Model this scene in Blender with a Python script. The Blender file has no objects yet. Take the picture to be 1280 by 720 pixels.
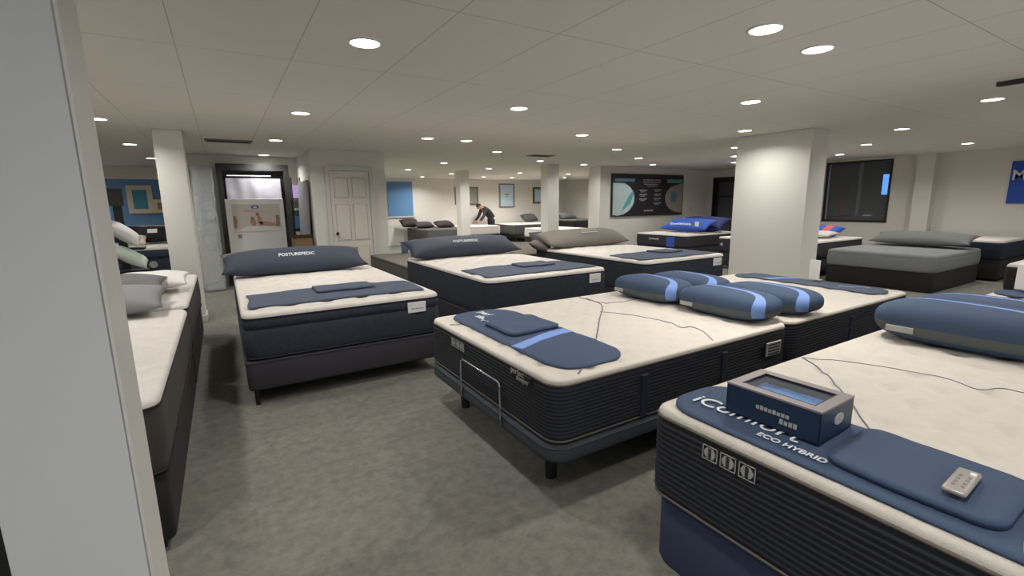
import bpy, bmesh, math, random
from mathutils import Vector, Matrix, noise
random.seed(7)
C = bpy.context.scene.collection
PI = math.pi
HC = 2.39          # ceiling height
CAM = Vector((0, 0, 1.47))

# ------------------------------------------------------------------ materials
def srgb(r, g, b):
    f = lambda c: (c/255/12.92) if c/255 <= .04045 else ((c/255+.055)/1.055)**2.4
    return (f(r), f(g), f(b), 1)
def mat(name, col, rough=.6, metal=0, bump=0, scale=60, var=0, vscale=8, emit=None, estr=0, alpha=1, trans=0, coat=0, sheen=0):
    m = bpy.data.materials.new(name); m.use_nodes = True
    nt = m.node_tree; N = nt.nodes; L = nt.links
    b = N['Principled BSDF']
    b.inputs['Base Color'].default_value = col
    b.inputs['Roughness'].default_value = rough
    b.inputs['Metallic'].default_value = metal
    b.inputs['Alpha'].default_value = alpha
    b.inputs['Transmission Weight'].default_value = trans
    b.inputs['Coat Weight'].default_value = coat
    b.inputs['Sheen Weight'].default_value = sheen
    tc = N.new('ShaderNodeTexCoord')
    if emit:
        b.inputs['Emission Color'].default_value = emit
        b.inputs['Emission Strength'].default_value = estr
    if var:
        n = N.new('ShaderNodeTexNoise'); n.inputs['Scale'].default_value = vscale; n.inputs['Detail'].default_value = 5
        L.new(tc.outputs['Object'], n.inputs['Vector'])
        r = N.new('ShaderNodeMapRange'); r.inputs['From Min'].default_value = .3; r.inputs['From Max'].default_value = .7
        r.inputs['To Min'].default_value = 1-var; r.inputs['To Max'].default_value = 1+var
        L.new(n.outputs['Fac'], r.inputs['Value'])
        mx = N.new('ShaderNodeVectorMath'); mx.operation = 'SCALE'
        mx.inputs[0].default_value = col[:3]
        L.new(r.outputs['Result'], mx.inputs['Scale'])
        L.new(mx.outputs['Vector'], b.inputs['Base Color'])
    if bump:
        n = N.new('ShaderNodeTexNoise'); n.inputs['Scale'].default_value = scale; n.inputs['Detail'].default_value = 3
        L.new(tc.outputs['Object'], n.inputs['Vector'])
        bp = N.new('ShaderNodeBump'); bp.inputs['Strength'].default_value = bump; bp.inputs['Distance'].default_value = .01
        L.new(n.outputs['Fac'], bp.inputs['Height']); L.new(bp.outputs['Normal'], b.inputs['Normal'])
    return m
M = {}
M['wall'] = mat('wall_paint', srgb(218, 213, 204), .8, bump=.05, scale=90)
M['wall_white'] = mat('white_paint', srgb(218, 215, 206), .7, bump=.03, scale=80)
M['blue_wall'] = mat('blue_paint', srgb(110, 150, 195), .8)
M['blue_panel'] = mat('blue_panel', srgb(92, 135, 178), .7)
M['trim'] = mat('trim_paint', srgb(205, 203, 197), .5)
M['door'] = mat('door_paint', srgb(218, 210, 200), .5)
M['cream'] = mat('quilt_cream', srgb(200, 193, 182), .9, bump=.25, scale=240, var=.03, vscale=30, sheen=.2)
M['cream_cool'] = mat('quilt_white', srgb(206, 200, 192), .9, bump=.25, scale=200, var=.05, vscale=16)
M['navy_side'] = mat('navy_border', srgb(40, 44, 54), .9, bump=.3, scale=130, var=.16, vscale=26)
M['rib_side'] = mat('ribbed_border', srgb(34, 36, 42), .9, bump=.2, scale=160)
M['handle'] = mat('handle_tape', srgb(24, 30, 46), .8)
M['char_box'] = mat('charcoal_fabric', srgb(50, 48, 53), .95, bump=.3, scale=300)
M['blue_box'] = mat('navy_foundation', srgb(50, 58, 84), .95, bump=.3, scale=300)
M['base_grey'] = mat('adjustable_base_fabric', srgb(58, 63, 70), .9, bump=.3, scale=300)
M['dark'] = mat('black_fabric', srgb(28, 27, 28), .9)
M['blackp'] = mat('black_plastic', srgb(18, 18, 20), .45)
M['grey_mat'] = mat('grey_knit', srgb(122, 124, 124), .95, bump=.3, scale=200, var=.04)
M['dgrey_mat'] = mat('dark_grey_knit', srgb(82, 82, 80), .95, bump=.3, scale=200, var=.05)
M['olive'] = mat('taupe_fabric', srgb(110, 104, 96), .95, bump=.3, scale=200)
M['taupe_pillow'] = mat('taupe_pillow', srgb(118, 113, 104), .95, bump=.3, scale=160)
M['brown_pillow'] = mat('brown_pillow', srgb(52, 44, 42), .9, bump=.3, scale=160)
M['grey_pillow'] = mat('grey_pillow', srgb(128, 128, 128), .95, bump=.3, scale=160)
M['navy_pillow'] = mat('slate_navy_pillow', srgb(56, 63, 76), .85, bump=.3, scale=220)
M['mat_navy'] = mat('foot_mat_blue', srgb(58, 74, 100), .85, bump=.25, scale=320)
M['mat_slate'] = mat('foot_mat_slate', srgb(70, 80, 96), .85, bump=.25, scale=320)
M['pil_blue'] = mat('pillow_blue', srgb(52, 74, 108), .85, bump=.25, scale=320)
M['stripe'] = mat('light_blue_stripe', srgb(116, 146, 206), .7)
M['gusset'] = mat('pillow_gusset', srgb(82, 84, 84), .9, bump=.4, scale=240)
M['piping'] = mat('piping_taupe', srgb(96, 88, 80), .8)
M['thread'] = mat('stitched_cord', srgb(120, 122, 128), .8)
M['chrome'] = mat('chrome', srgb(210, 212, 215), .15, 1)
M['white_txt'] = mat('white_print', srgb(215, 218, 222), .6)
M['silver_txt'] = mat('silver_print', srgb(160, 160, 156), .5)
M['left_side'] = mat('left_bed_side', srgb(62, 59, 56), .95, bump=.3, scale=200)
M['card'] = mat('white_card', srgb(222, 218, 214), .5)
M['box_navy'] = mat('carton_navy', srgb(20, 40, 66), .45)
M['box_taupe'] = mat('carton_taupe', srgb(128, 120, 120), .5)
M['glass'] = mat('clear_window', srgb(235, 240, 245), .05, alpha=.06)
M['gel'] = mat('blue_gel', srgb(96, 156, 224), .2, var=.4, vscale=26, coat=.8)
M['remote'] = mat('remote_silver', srgb(160, 154, 148), .4, .3)
M['black_frame'] = mat('dark_frame', srgb(50, 50, 48), .6)
M['frame_grey'] = mat('picture_frame_grey', srgb(120, 114, 106), .6)
M['frame_cream'] = mat('picture_mount_cream', srgb(222, 208, 186), .6)
M['teal'] = mat('print_teal', srgb(70, 148, 172), .6)
M['print_pale'] = mat('print_pale', srgb(190, 208, 222), .6, var=.08, vscale=5)
M['print_grey'] = mat('print_grey', srgb(150, 146, 138), .6)
M['sign_dark'] = mat('sign_dark', srgb(32, 30, 36), .5)
M['sign_pale'] = mat('sign_pale', srgb(168, 186, 182), .5, var=.08, vscale=3)
M['sign_teal'] = mat('sign_teal', srgb(84, 150, 148), .5)
M['sign_bar'] = mat('sign_bar_blue', srgb(76, 120, 140), .5)
M['sign_taupe'] = mat('sign_taupe', srgb(150, 140, 134), .5)
M['royal'] = mat('royal_blue', srgb(48, 84, 176), .8, bump=.2, scale=160)
M['royal_dark'] = mat('dark_royal', srgb(34, 44, 92), .8)
M['red'] = mat('coral_red', srgb(200, 84, 92), .8)
M['foil'] = mat('grey_fabric_panel', srgb(178, 176, 184), .7, bump=.5, scale=9, var=.1, vscale=6)
M['poster'] = mat('poster_white', srgb(226, 226, 220), .5)
M['pic_beige'] = mat('poster_beige', srgb(208, 196, 186), .6)
M['pic_sheet'] = mat('poster_sheet', srgb(226, 220, 216), .6)
M['pic_skin'] = mat('poster_skin', srgb(188, 140, 122), .6)
M['pic_brown'] = mat('poster_brown', srgb(150, 124, 100), .6)
M['pic_blue'] = mat('poster_blue', srgb(60, 96, 150), .6)
M['cardboard'] = mat('cardboard', srgb(122, 98, 66), .8)
M['leaf'] = mat('pale_green_pillow', srgb(190, 205, 190), .8)
M['wine'] = mat('wine_red', srgb(90, 30, 34), .6)
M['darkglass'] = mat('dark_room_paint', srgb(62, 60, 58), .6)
M['skin'] = mat('skin', srgb(176, 134, 112), .6)
M['hair'] = mat('dark_hair', srgb(30, 26, 24), .7)
M['sweater'] = mat('dark_sweater', srgb(44, 40, 38), .9)
M['trouser'] = mat('dark_trousers', srgb(34, 34, 38), .9)
M['bin'] = mat('light_blue_plastic', srgb(128, 160, 190), .4)
M['vent'] = mat('vent_grey', srgb(120, 114, 104), .5)
M['lamp'] = mat('lamp_glow', (1, 1, 1, 1), .5, emit=(1, .96, .9, 1), estr=14)
M['lamp_warm'] = mat('lamp_glow_warm', (1, 1, 1, 1), .5, emit=(1, .86, .74, 1), estr=14)
M['tube'] = mat('tube_glow', (1, 1, 1, 1), .5, emit=(.92, .95, 1, 1), estr=1.1)
M['screen'] = mat('lit_screen', srgb(30, 60, 120), .4, emit=srgb(90, 150, 235), estr=1.4)
M['screen_pink'] = mat('lit_screen_violet', srgb(60, 50, 80), .4, emit=srgb(190, 160, 205), estr=.8)
M['bulb_trim'] = mat('downlight_trim', srgb(225, 222, 215), .5)

def plastic_wrap():
    m = mat('plastic_wrap', srgb(214, 218, 216), .12, alpha=.6, coat=.6)
    nt = m.node_tree; N = nt.nodes; L = nt.links; b = N['Principled BSDF']
    tc = N.new('ShaderNodeTexCoord'); n = N.new('ShaderNodeTexNoise'); n.inputs['Scale'].default_value = 9; n.inputs['Detail'].default_value = 4
    n.inputs['Distortion'].default_value = 1.2
    L.new(tc.outputs['Object'], n.inputs['Vector'])
    bp = N.new('ShaderNodeBump'); bp.inputs['Strength'].default_value = .8; bp.inputs['Distance'].default_value = .04
    L.new(n.outputs['Fac'], bp.inputs['Height']); L.new(bp.outputs['Normal'], b.inputs['Normal'])
    return m
M['wrap'] = plastic_wrap()

def floor_mat():
    m = mat('carpet', srgb(98, 98, 92), .95)
    nt = m.node_tree; N = nt.nodes; L = nt.links; b = N['Principled BSDF']
    g = N.new('ShaderNodeNewGeometry')
    n1 = N.new('ShaderNodeTexNoise'); n1.inputs['Scale'].default_value = 14; n1.inputs['Detail'].default_value = 9; n1.inputs['Roughness'].default_value = .75
    n2 = N.new('ShaderNodeTexNoise'); n2.inputs['Scale'].default_value = 1.3; n2.inputs['Detail'].default_value = 2
    ch = N.new('ShaderNodeTexChecker'); ch.inputs['Scale'].default_value = 1.64
    for x in (n1, n2, ch): L.new(g.outputs['Position'], x.inputs['Vector'])
    r = N.new('ShaderNodeValToRGB'); r.color_ramp.elements[0].position = .3; r.color_ramp.elements[1].position = .72
    r.color_ramp.elements[0].color = srgb(91, 90, 83); r.color_ramp.elements[1].color = srgb(126, 124, 114)
    L.new(n1.outputs['Fac'], r.inputs['Fac'])
    a = N.new('ShaderNodeMath'); a.operation = 'MULTIPLY_ADD'; a.inputs[1].default_value = .06; a.inputs[2].default_value = .88
    L.new(ch.outputs['Fac'], a.inputs[0])
    a2 = N.new('ShaderNodeMath'); a2.operation = 'MULTIPLY_ADD'; a2.inputs[1].default_value = .22
    L.new(n2.outputs['Fac'], a2.inputs[0]); L.new(a.outputs[0], a2.inputs[2])
    v = N.new('ShaderNodeVectorMath'); v.operation = 'SCALE'
    L.new(r.outputs['Color'], v.inputs[0]); L.new(a2.outputs[0], v.inputs['Scale'])
    L.new(v.outputs['Vector'], b.inputs['Base Color'])
    bp = N.new('ShaderNodeBump'); bp.inputs['Strength'].default_value = .3; bp.inputs['Distance'].default_value = .01
    L.new(n1.outputs['Fac'], bp.inputs['Height']); L.new(bp.outputs['Normal'], b.inputs['Normal'])
    return m
def pillow_mat():
    m = mat('striped_pillow_cloth', srgb(52, 74, 108), .85, bump=.25, scale=320)
    nt = m.node_tree; N = nt.nodes; L = nt.links; b = N['Principled BSDF']
    tc = N.new('ShaderNodeTexCoord'); s = N.new('ShaderNodeSeparateXYZ'); L.new(tc.outputs['Generated'], s.inputs[0])
    def mth(op, a, b_=None, c=None):
        n = N.new('ShaderNodeMath'); n.operation = op
        for i, v in enumerate((a, b_, c)):
            if v is None: continue
            if isinstance(v, (int, float)): n.inputs[i].default_value = v
            else: L.new(v, n.inputs[i])
        return n.outputs[0]
    # curved band: an arc about the back corner of the cushion
    def ab(v): return mth('ABSOLUTE', v)
    px = mth('POWER', ab(mth('MULTIPLY_ADD', s.outputs['X'], 2/1.22, -.1/1.22)), 2.6)
    py = mth('POWER', ab(mth('MULTIPLY_ADD', s.outputs['Y'], 2/1.78, -1.88/1.78)), 2.6)
    rr = mth('POWER', mth('ADD', px, py), 1/2.6)
    d = ab(mth('SUBTRACT', rr, 1.0))
    st = mth('MULTIPLY', mth('LESS_THAN', d, .055), mth('GREATER_THAN', s.outputs['Z'], .22))
    gu = mth('MULTIPLY', mth('LESS_THAN', s.outputs['Z'], .46), mth('GREATER_THAN', s.outputs['Z'], .22))
    m1 = N.new('ShaderNodeMix'); m1.data_type = 'RGBA'; m1.inputs['A'].default_value = srgb(54, 72, 98); m1.inputs['B'].default_value = srgb(84, 88, 88); L.new(gu, m1.inputs['Factor'])
    m2 = N.new('ShaderNodeMix'); m2.data_type = 'RGBA'; m2.inputs['B'].default_value = srgb(116, 146, 206); L.new(m1.outputs['Result'], m2.inputs['A']); L.new(st, m2.inputs['Factor'])
    L.new(m2.outputs['Result'], b.inputs['Base Color'])
    return m
def ceiling_mat():
    m = mat('ceiling_tiles', srgb(224, 219, 209), .85)
    nt = m.node_tree; N = nt.nodes; L = nt.links; b = N['Principled BSDF']
    g = N.new('ShaderNodeNewGeometry'); s = N.new('ShaderNodeSeparateXYZ'); L.new(g.outputs['Position'], s.inputs[0])
    def line(out, off, half, w):
        a = N.new('ShaderNodeMath'); a.operation = 'SUBTRACT'; a.inputs[1].default_value = off; L.new(s.outputs[out], a.inputs[0])
        p = N.new('ShaderNodeMath'); p.operation = 'PINGPONG'; p.inputs[1].default_value = half; L.new(a.outputs[0], p.inputs[0])
        c = N.new('ShaderNodeMath'); c.operation = 'LESS_THAN'; c.inputs[1].default_value = w; L.new(p.outputs[0], c.inputs[0])
        return c
    lx = line('X', 1.095, .305, .003); ly = line('Y', 2.259, .61, .003)
    mx = N.new('ShaderNodeMath'); mx.operation = 'MAXIMUM'; L.new(lx.outputs[0], mx.inputs[0]); L.new(ly.outputs[0], mx.inputs[1])
    n = N.new('ShaderNodeTexNoise'); n.inputs['Scale'].default_value = 70; n.inputs['Detail'].default_value = 4; L.new(g.outputs['Position'], n.inputs['Vector'])
    mix = N.new('ShaderNodeMix'); mix.data_type = 'RGBA'
    mix.inputs['A'].default_value = srgb(224, 219, 209); mix.inputs['B'].default_value = srgb(184, 179, 170)
    L.new(mx.outputs[0], mix.inputs['Factor']); L.new(mix.outputs['Result'], b.inputs['Base Color'])
    bp = N.new('ShaderNodeBump'); bp.inputs['Strength'].default_value = .12; bp.inputs['Distance'].default_value = .01
    L.new(n.outputs['Fac'], bp.inputs['Height']); L.new(bp.outputs['Normal'], b.inputs['Normal'])
    return m
M['pillow_cloth'] = pillow_mat(); M['floor'] = floor_mat(); M['ceiling'] = ceiling_mat()

# ------------------------------------------------------------------ helpers
def link(name, me, m, parent=None, smooth=False, loc=None):
    o = bpy.data.objects.new(name, me); C.objects.link(o)
    if m is not None:
        for mm in (m if isinstance(m, (list, tuple)) else [m]): me.materials.append(mm)
    if smooth:
        for p in me.polygons: p.use_smooth = True
    if parent is not None: o.parent = parent
    if loc is not None: o.location = loc
    return o
def from_bm(name, bm, m, parent=None, smooth=False, loc=None):
    bmesh.ops.recalc_face_normals(bm, faces=bm.faces)
    me = bpy.data.meshes.new(name); bm.to_mesh(me); bm.free()
    return link(name, me, m, parent, smooth, loc)
def add_box(bm, x0, x1, y0, y1, z0, z1, bev=0, seg=2):
    r = bmesh.ops.create_cube(bm, size=1)
    vs = r['verts']
    for v in vs:
        v.co = Vector(((x0+x1)/2+v.co.x*(x1-x0), (y0+y1)/2+v.co.y*(y1-y0), (z0+z1)/2+v.co.z*(z1-z0)))
    if bev:
        es = list({e for v in vs for e in v.link_edges})
        bmesh.ops.bevel(bm, geom=es, offset=bev, segments=seg, profile=.5, affect='EDGES')
def box(name, x0, x1, y0, y1, z0, z1, m, parent=None, bev=0, seg=2, smooth=False):
    bm = bmesh.new(); add_box(bm, x0, x1, y0, y1, z0, z1, bev, seg)
    return from_bm(name, bm, m, parent, smooth)
def add_tube(bm, pts, r, n=8, closed=False):
    pts = [Vector(p) for p in pts]; rings = []; N_ = len(pts)
    for i, p in enumerate(pts):
        a = pts[(i-1) % N_] if (closed or i > 0) else p
        b = pts[(i+1) % N_] if (closed or i < N_-1) else p
        t = (b-a).normalized()
        u = t.cross(Vector((0, 0, 1)))
        if u.length < .05: u = t.cross(Vector((0, 1, 0)))
        u.normalize(); w = t.cross(u)
        rr = r[i] if isinstance(r, (list, tuple)) else r
        rings.append([bm.verts.new(p+(u*math.cos(2*PI*k/n)+w*math.sin(2*PI*k/n))*rr) for k in range(n)])
    for i in range(N_ if closed else N_-1):
        A = rings[i]; B = rings[(i+1) % N_]
        for k in range(n): bm.faces.new((A[k], A[(k+1) % n], B[(k+1) % n], B[k]))
    if not closed:
        bm.faces.new(rings[0][::-1]); bm.faces.new(rings[-1])
def tube(name, pts, r, m, parent=None, n=8, closed=False):
    bm = bmesh.new(); add_tube(bm, pts, r, n, closed); return from_bm(name, bm, m, parent, True)
def cyl(name, x, y, z0, z1, r, m, parent=None, n=20, r2=None):
    bm = bmesh.new(); add_tube(bm, [(x, y, z0), (x, y, z1)], [r, r if r2 is None else r2], n); return from_bm(name, bm, m, parent)
def grid_solid(name, fn, nu, nv, th, m, parent=None, matfn=None):
    """fn(u,v)->Vector for u,v in 0..1; a closed slab: top from fn and bottom th below"""
    bm = bmesh.new(); T = []; Bt = []
    for i in range(nu+1):
        T.append([]); Bt.append([])
        for j in range(nv+1):
            p = fn(i/nu, j/nv); T[i].append(bm.verts.new(p)); Bt[i].append(bm.verts.new(p-Vector((0, 0, th))))
    for i in range(nu):
        for j in range(nv):
            f = bm.faces.new((T[i][j], T[i+1][j], T[i+1][j+1], T[i][j+1]))
            if matfn: f.material_index = matfn((i+.5)/nu, (j+.5)/nv)
            bm.faces.new((Bt[i][j], Bt[i][j+1], Bt[i+1][j+1], Bt[i+1][j]))
    for i in range(nu):
        bm.faces.new((T[i][0], Bt[i][0], Bt[i+1][0], T[i+1][0])); bm.faces.new((T[i][nv], T[i+1][nv], Bt[i+1][nv], Bt[i][nv]))
    for j in range(nv):
        bm.faces.new((T[0][j], T[0][j+1], Bt[0][j+1], Bt[0][j])); bm.faces.new((T[nu][j], Bt[nu][j], Bt[nu][j+1], T[nu][j+1]))
    bmesh.ops.remove_doubles(bm, verts=bm.verts, dist=1e-6)
    return from_bm(name, bm, m, parent, True)
def thing(name, label, cat, loc=(0, 0, 0), group=None, rz=0):
    o = bpy.data.objects.new(name, None); C.objects.link(o); o.location = loc; o.rotation_euler = (0, 0, rz)
    o.empty_display_size = .1
    o['label'] = label; o['category'] = cat
    if group: o['group'] = group
    return o
def tag(o, label, cat, group=None):
    o['label'] = label; o['category'] = cat
    if group: o['group'] = group
    return o
def struct(o): o['kind'] = 'structure'; return o
def rel(parent, p): return Vector(p)-Vector(parent.location)
def text(name, s, size, m, parent, origin, xdir, ydir, ext=.001, align='LEFT', bold=False):
    """raised lettering laid out along xdir with its up along ydir; origin in world space"""
    cu = bpy.data.curves.new('t', 'FONT'); cu.body = s; cu.size = size; cu.extrude = ext; cu.align_x = align
    if bold: cu.offset = size*.018
    tmp = bpy.data.objects.new('t', cu); C.objects.link(tmp)
    bpy.context.view_layer.update()
    dg = bpy.context.evaluated_depsgraph_get()
    me = bpy.data.meshes.new_from_object(tmp.evaluated_get(dg))
    bpy.data.objects.remove(tmp)
    x = Vector(xdir).normalized(); y = Vector(ydir).normalized(); z = x.cross(y)
    o0 = rel(parent, origin) if parent else Vector(origin)
    for v in me.vertices: v.co = o0+x*v.co.x+y*v.co.y+z*v.co.z
    me.materials.clear()
    return link(name, me, m, parent)

# ------------------------------------------------------------------ mattress
def rr_loop(hx, hy, r, n=7, seg=.06):
    """rounded rectangle loop (counter clockwise)"""
    pts = []
    for cx, cy, a0 in ((hx-r, hy-r, 0), (-hx+r, hy-r, PI/2), (-hx+r, -hy+r, PI), (hx-r, -hy+r, 1.5*PI)):
        for k in range(n+1):
            a = a0+PI/2*k/n; pts.append((cx+r*math.cos(a), cy+r*math.sin(a)))
    out = []
    for i, p in enumerate(pts):
        q = pts[(i+1) % len(pts)]; d = math.hypot(q[0]-p[0], q[1]-p[1]); k = max(1, int(d/.12))
        for j in range(k): out.append((p[0]+(q[0]-p[0])*j/k, p[1]+(q[1]-p[1])*j/k))
    return out
class Mattress:
    """x0..x1, y0..y1 footprint, z0..z1 height"""
    def __init__(s, x0, x1, y0, y1, z0, z1, label, top, side, style='plain', r=.10, edge=.045, dim=.010, pitch=.2, top_d=.035, group=None, res=.045, pipe=None, name='mattress'):
        s.x0, s.x1, s.y0, s.y1, s.z0, s.z1 = x0, x1, y0, y1, z0, z1
        s.cx, s.cy = (x0+x1)/2, (y0+y1)/2; s.hx, s.hy = (x1-x0)/2, (y1-y0)/2
        s.r, s.edge, s.dim, s.pitch = r, edge, dim, pitch
        s.root = thing(name, label, 'mattress', (s.cx, s.cy, z0), group)
        h = z1-z0
        # quilted top panel
        nx = max(8, int(2*s.hx/res)); ny = max(8, int(2*s.hy/res)); bm = bmesh.new(); V = []
        def spread(t): # denser near the edges
            return t
        xs = s._axis(s.hx, nx); ys = s._axis(s.hy, ny)
        for X in xs:
            V.append([])
            for Y in ys:
                ax, ay = abs(X)-(s.hx-r), abs(Y)-(s.hy-r); x, y = X, Y
                if ax > 0 and ay > 0:
                    k = max(ax, ay)/math.hypot(ax, ay)
                    x = math.copysign(s.hx-r+ax*k, X); y = math.copysign(s.hy-r+ay*k, Y)
                V[-1].append(bm.verts.new((x, y, s.top(x+s.cx, y+s.cy)-z0)))
        for i in range(len(xs)-1):
            for j in range(len(ys)-1): bm.faces.new((V[i][j], V[i+1][j], V[i+1][j+1], V[i][j+1]))
        # skirt of the top panel down the side
        border = [V[i][0] for i in range(len(xs))]+[V[-1][j] for j in range(1, len(ys))]+[V[i][-1] for i in range(len(xs)-2, -1, -1)]+[V[0][j] for j in range(len(ys)-2, 0, -1)]
        low = [bm.verts.new((v.co.x, v.co.y, h-edge-top_d*.4)) for v in border]
        nb = len(border)
        for i in range(nb): bm.faces.new((border[i], low[i], low[(i+1) % nb], border[(i+1) % nb]))
        from_bm('top_panel', bm, top, s.root, True)
        # side border
        zt = h-edge-top_d*.35
        loopf = lambda off: rr_loop(s.hx-off, s.hy-off, max(.02, r-off))
        prof = [(.07, .004), (.03, .0), (.012, .008), (0.003, .025)]
        if style == 'rib':
            n = int((zt-.05)/.019)
            for k in range(n*4+1):
                t = k/(n*4); prof.append((-.003+.0035*math.cos(2*PI*k/4.), .03+(zt-.05)*t))
            prof.append((.0, zt-.012))
        elif style == 'euro':
            g = zt-.085
            for t in (.1, .3, .5, .7, .9): prof.append((-.010*math.sin(PI*t), .03+(g-.03)*t))
            prof += [(.004, g-.006), (.012, g), (.004, g+.006), (-.006, g+.03), (-.006, g+.05)]
        else:
            for t in (.1, .3, .5, .7, .9): prof.append((-.006*math.sin(PI*t), .03+(zt-.04)*t))
        prof += [(.002, zt-.004), (.006, zt)]
        bm = bmesh.new(); L = []
        base = rr_loop(s.hx, s.hy, r)
        for off, z in prof:
            lp = []
            for (x, y) in base:
                # inward offset along the rounded-rectangle normal
                ax, ay = abs(x)-(s.hx-r), abs(y)-(s.hy-r)
                if ax > 1e-6 and ay > 1e-6: l = math.hypot(ax, ay); nx_, ny_ = math.copysign(ax/l, x), math.copysign(ay/l, y)
                elif ax > ay: nx_, ny_ = math.copysign(1, x), 0
                else: nx_, ny_ = 0, math.copysign(1, y)
                lp.append(bm.verts.new((x-nx_*off, y-ny_*off, z)))
            L.append(lp)
        for a, b in zip(L, L[1:]):
            for k in range(len(a)): bm.faces.new((a[k], a[(k+1) % len(a)], b[(k+1) % len(a)], b[k]))
        bm.faces.new(L[0][::-1])
        from_bm('side_border', bm, side, s.root, True)
        if pipe:
            for z in ((zt,) if style != 'euro' else (zt,)):
                bm = bmesh.new(); add_tube(bm, [(x*1.0015, y*1.0015, z) for x, y in base], .0055, 6, True); from_bm('piping', bm, pipe, s.root, True)
            bm = bmesh.new(); add_tube(bm, [(x, y, .018) for x, y in base], .0055, 6, True); from_bm('piping', bm, pipe, s.root, True)
    def _axis(s, h, n):
        e = s.edge
        a = [-h, -h+e*.08, -h+e*.25, -h+e*.55, -h+e]
        mid = [-h+e+(2*h-2*e)*k/n for k in range(1, n)]
        return a+mid+[-v for v in a[::-1]]
    def top(s, X, Y, tuft=1.0):
        x, y = X-s.cx, Y-s.cy; r = s.r
        ax, ay = abs(x)-(s.hx-r), abs(y)-(s.hy-r)
        d = (r-math.hypot(ax, ay)) if (ax > 0 and ay > 0) else min(s.hx-abs(x), s.hy-abs(y))
        d = max(0, d); z = s.z1
        if d < s.edge: z -= s.edge*(1-math.sqrt(max(0, 1-(1-d/s.edge)**2)))
        if s.dim and d > .03:
            p = s.pitch; row = round((y)/(p*.5)); fx = (x+(p/2 if row % 2 else 0))/p; fx -= round(fx); fy = y-row*p*.5
            rr = (fx*p)**2+fy**2
            k = min(1, (d-.03)/.05)
            z -= tuft*s.dim*math.exp(-rr/(s.pitch*.13)**2)*k
            z += .006*noise.noise(Vector((X*6, Y*6, 0)))*k
            z += .012*k*min(1, d/.4)-.004*k
        return z
    def cord(s, pts, r=.0022, m=None):
        # smooth line following the surface
        P = []
        for i in range(len(pts)-1):
            a = Vector(pts[max(0, i-1)]); b = Vector(pts[i]); c = Vector(pts[i+1]); d = Vector(pts[min(len(pts)-1, i+2)])
            for k in range(6):
                t = k/6; q = .5*((2*b)+(-a+c)*t+(2*a-5*b+4*c-d)*t*t+(-a+3*b-3*c+d)*t**3); P.append(q)
        P.append(Vector(pts[-1]))
        return tube('stitched_cord', [rel(s.root, (p.x, p.y, max(s.top(p.x+a_, p.y+b_) for a_, b_ in ((0, 0), (.02, 0), (-.02, 0), (0, .02), (0, -.02)))+.001)) for p in P], r, m or M['thread'], s.root, 6)
def foundation(x0, x1, y0, y1, z0, z1, label, m, legs=True, leg_in=.08, leg_iny=None, group=None, r=.04, name='box_spring', legr=.025):
    root = thing(name, label, 'bed base', ((x0+x1)/2, (y0+y1)/2, 0), group)
    hx, hy = (x1-x0)/2, (y1-y0)/2
    bm = bmesh.new(); base = rr_loop(hx, hy, r); L = []
    for off, z in ((.03, z0), (.006, z0+.004), (0, z0+.02), (0, z1-.02), (.006, z1-.004), (.03, z1)):
        L.append([bm.verts.new((x*(1-off/hx), y*(1-off/hy), z)) for x, y in base])
    for a, b in zip(L, L[1:]):
        for k in range(len(a)): bm.faces.new((a[k], a[(k+1) % len(a)], b[(k+1) % len(a)], b[k]))
    bm.faces.new(L[0][::-1]); bm.faces.new(L[-1])
    from_bm('upholstered_frame', bm, m, root, True)
    bm = bmesh.new(); add_tube(bm, [(x*.999, y*.999, z1-.012) for x, y in base], .005, 6, True); from_bm('piping', bm, m, root, True)
    if legs and z0 > .02:
        for sx in (-1, 1):
            for sy in (-1, 1):
                ly = leg_in if leg_iny is None else leg_iny
                bm = bmesh.new(); add_tube(bm, [(sx*(hx-leg_in), sy*(hy-ly), 0), (sx*(hx-leg_in), sy*(hy-ly), z0+.01)], [legr*.85, legr], 12)
                from_bm('leg', bm, M['blackp'], root)
    return root
# ------------------------------------------------------------------ pillows
def lens_pillow(name, label, m, loc, a, b, h, rz=0, tilt=(0, 0), group=None, cat='pillow', pinch=.12, nu=28, nv=18, second=None, cutoff=None, kind=None):
    """soft pillow with pointed corners; a,b half sizes, h half height; centre at loc"""
    root = thing(name, label, cat, loc, group, rz)
    bm = bmesh.new(); S = []
    for sgn in (1, -1):
        G = []
        for i in range(nu+1):
            G.append([])
            for j in range(nv+1):
                u = -1+2*i/nu; v = -1+2*j/nv
                x = a*u*(1-pinch*.5*(1-v*v)*u*u); y = b*v*(1-pinch*(1-u*u)*v*v)
                z = sgn*h*(max(0, 1-abs(u)**3)**.55)*(max(0, 1-abs(v)**2.4)**.55)
                z += .006*noise.noise(Vector((x*6+loc[0], y*6, sgn*3)))*(1-u*u)*(1-v*v)*2
                p = Vector((x, y, z))
                G[-1].append(bm.verts.new(p))
        S.append(G)
        for i in range(nu):
            for j in range(nv):
                q = (G[i][j], G[i+1][j], G[i+1][j+1], G[i][j+1])
                f = bm.faces.new(q if sgn > 0 else q[::-1])
                if second is not None and cutoff and cutoff((i+.5)/nu*2-1, (j+.5)/nv*2-1, sgn): f.material_index = 1
    bmesh.ops.remove_doubles(bm, verts=bm.verts, dist=1e-5)
    R = Matrix.Rotation(tilt[0], 4, 'X') @ Matrix.Rotation(tilt[1], 4, 'Y')
    bmesh.ops.transform(bm, matrix=R, verts=bm.verts)
    o = from_bm('cushion_body', bm, [m, second] if second else m, root, True)
    root['R'] = 0; del root['R']
    return root, R
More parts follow.
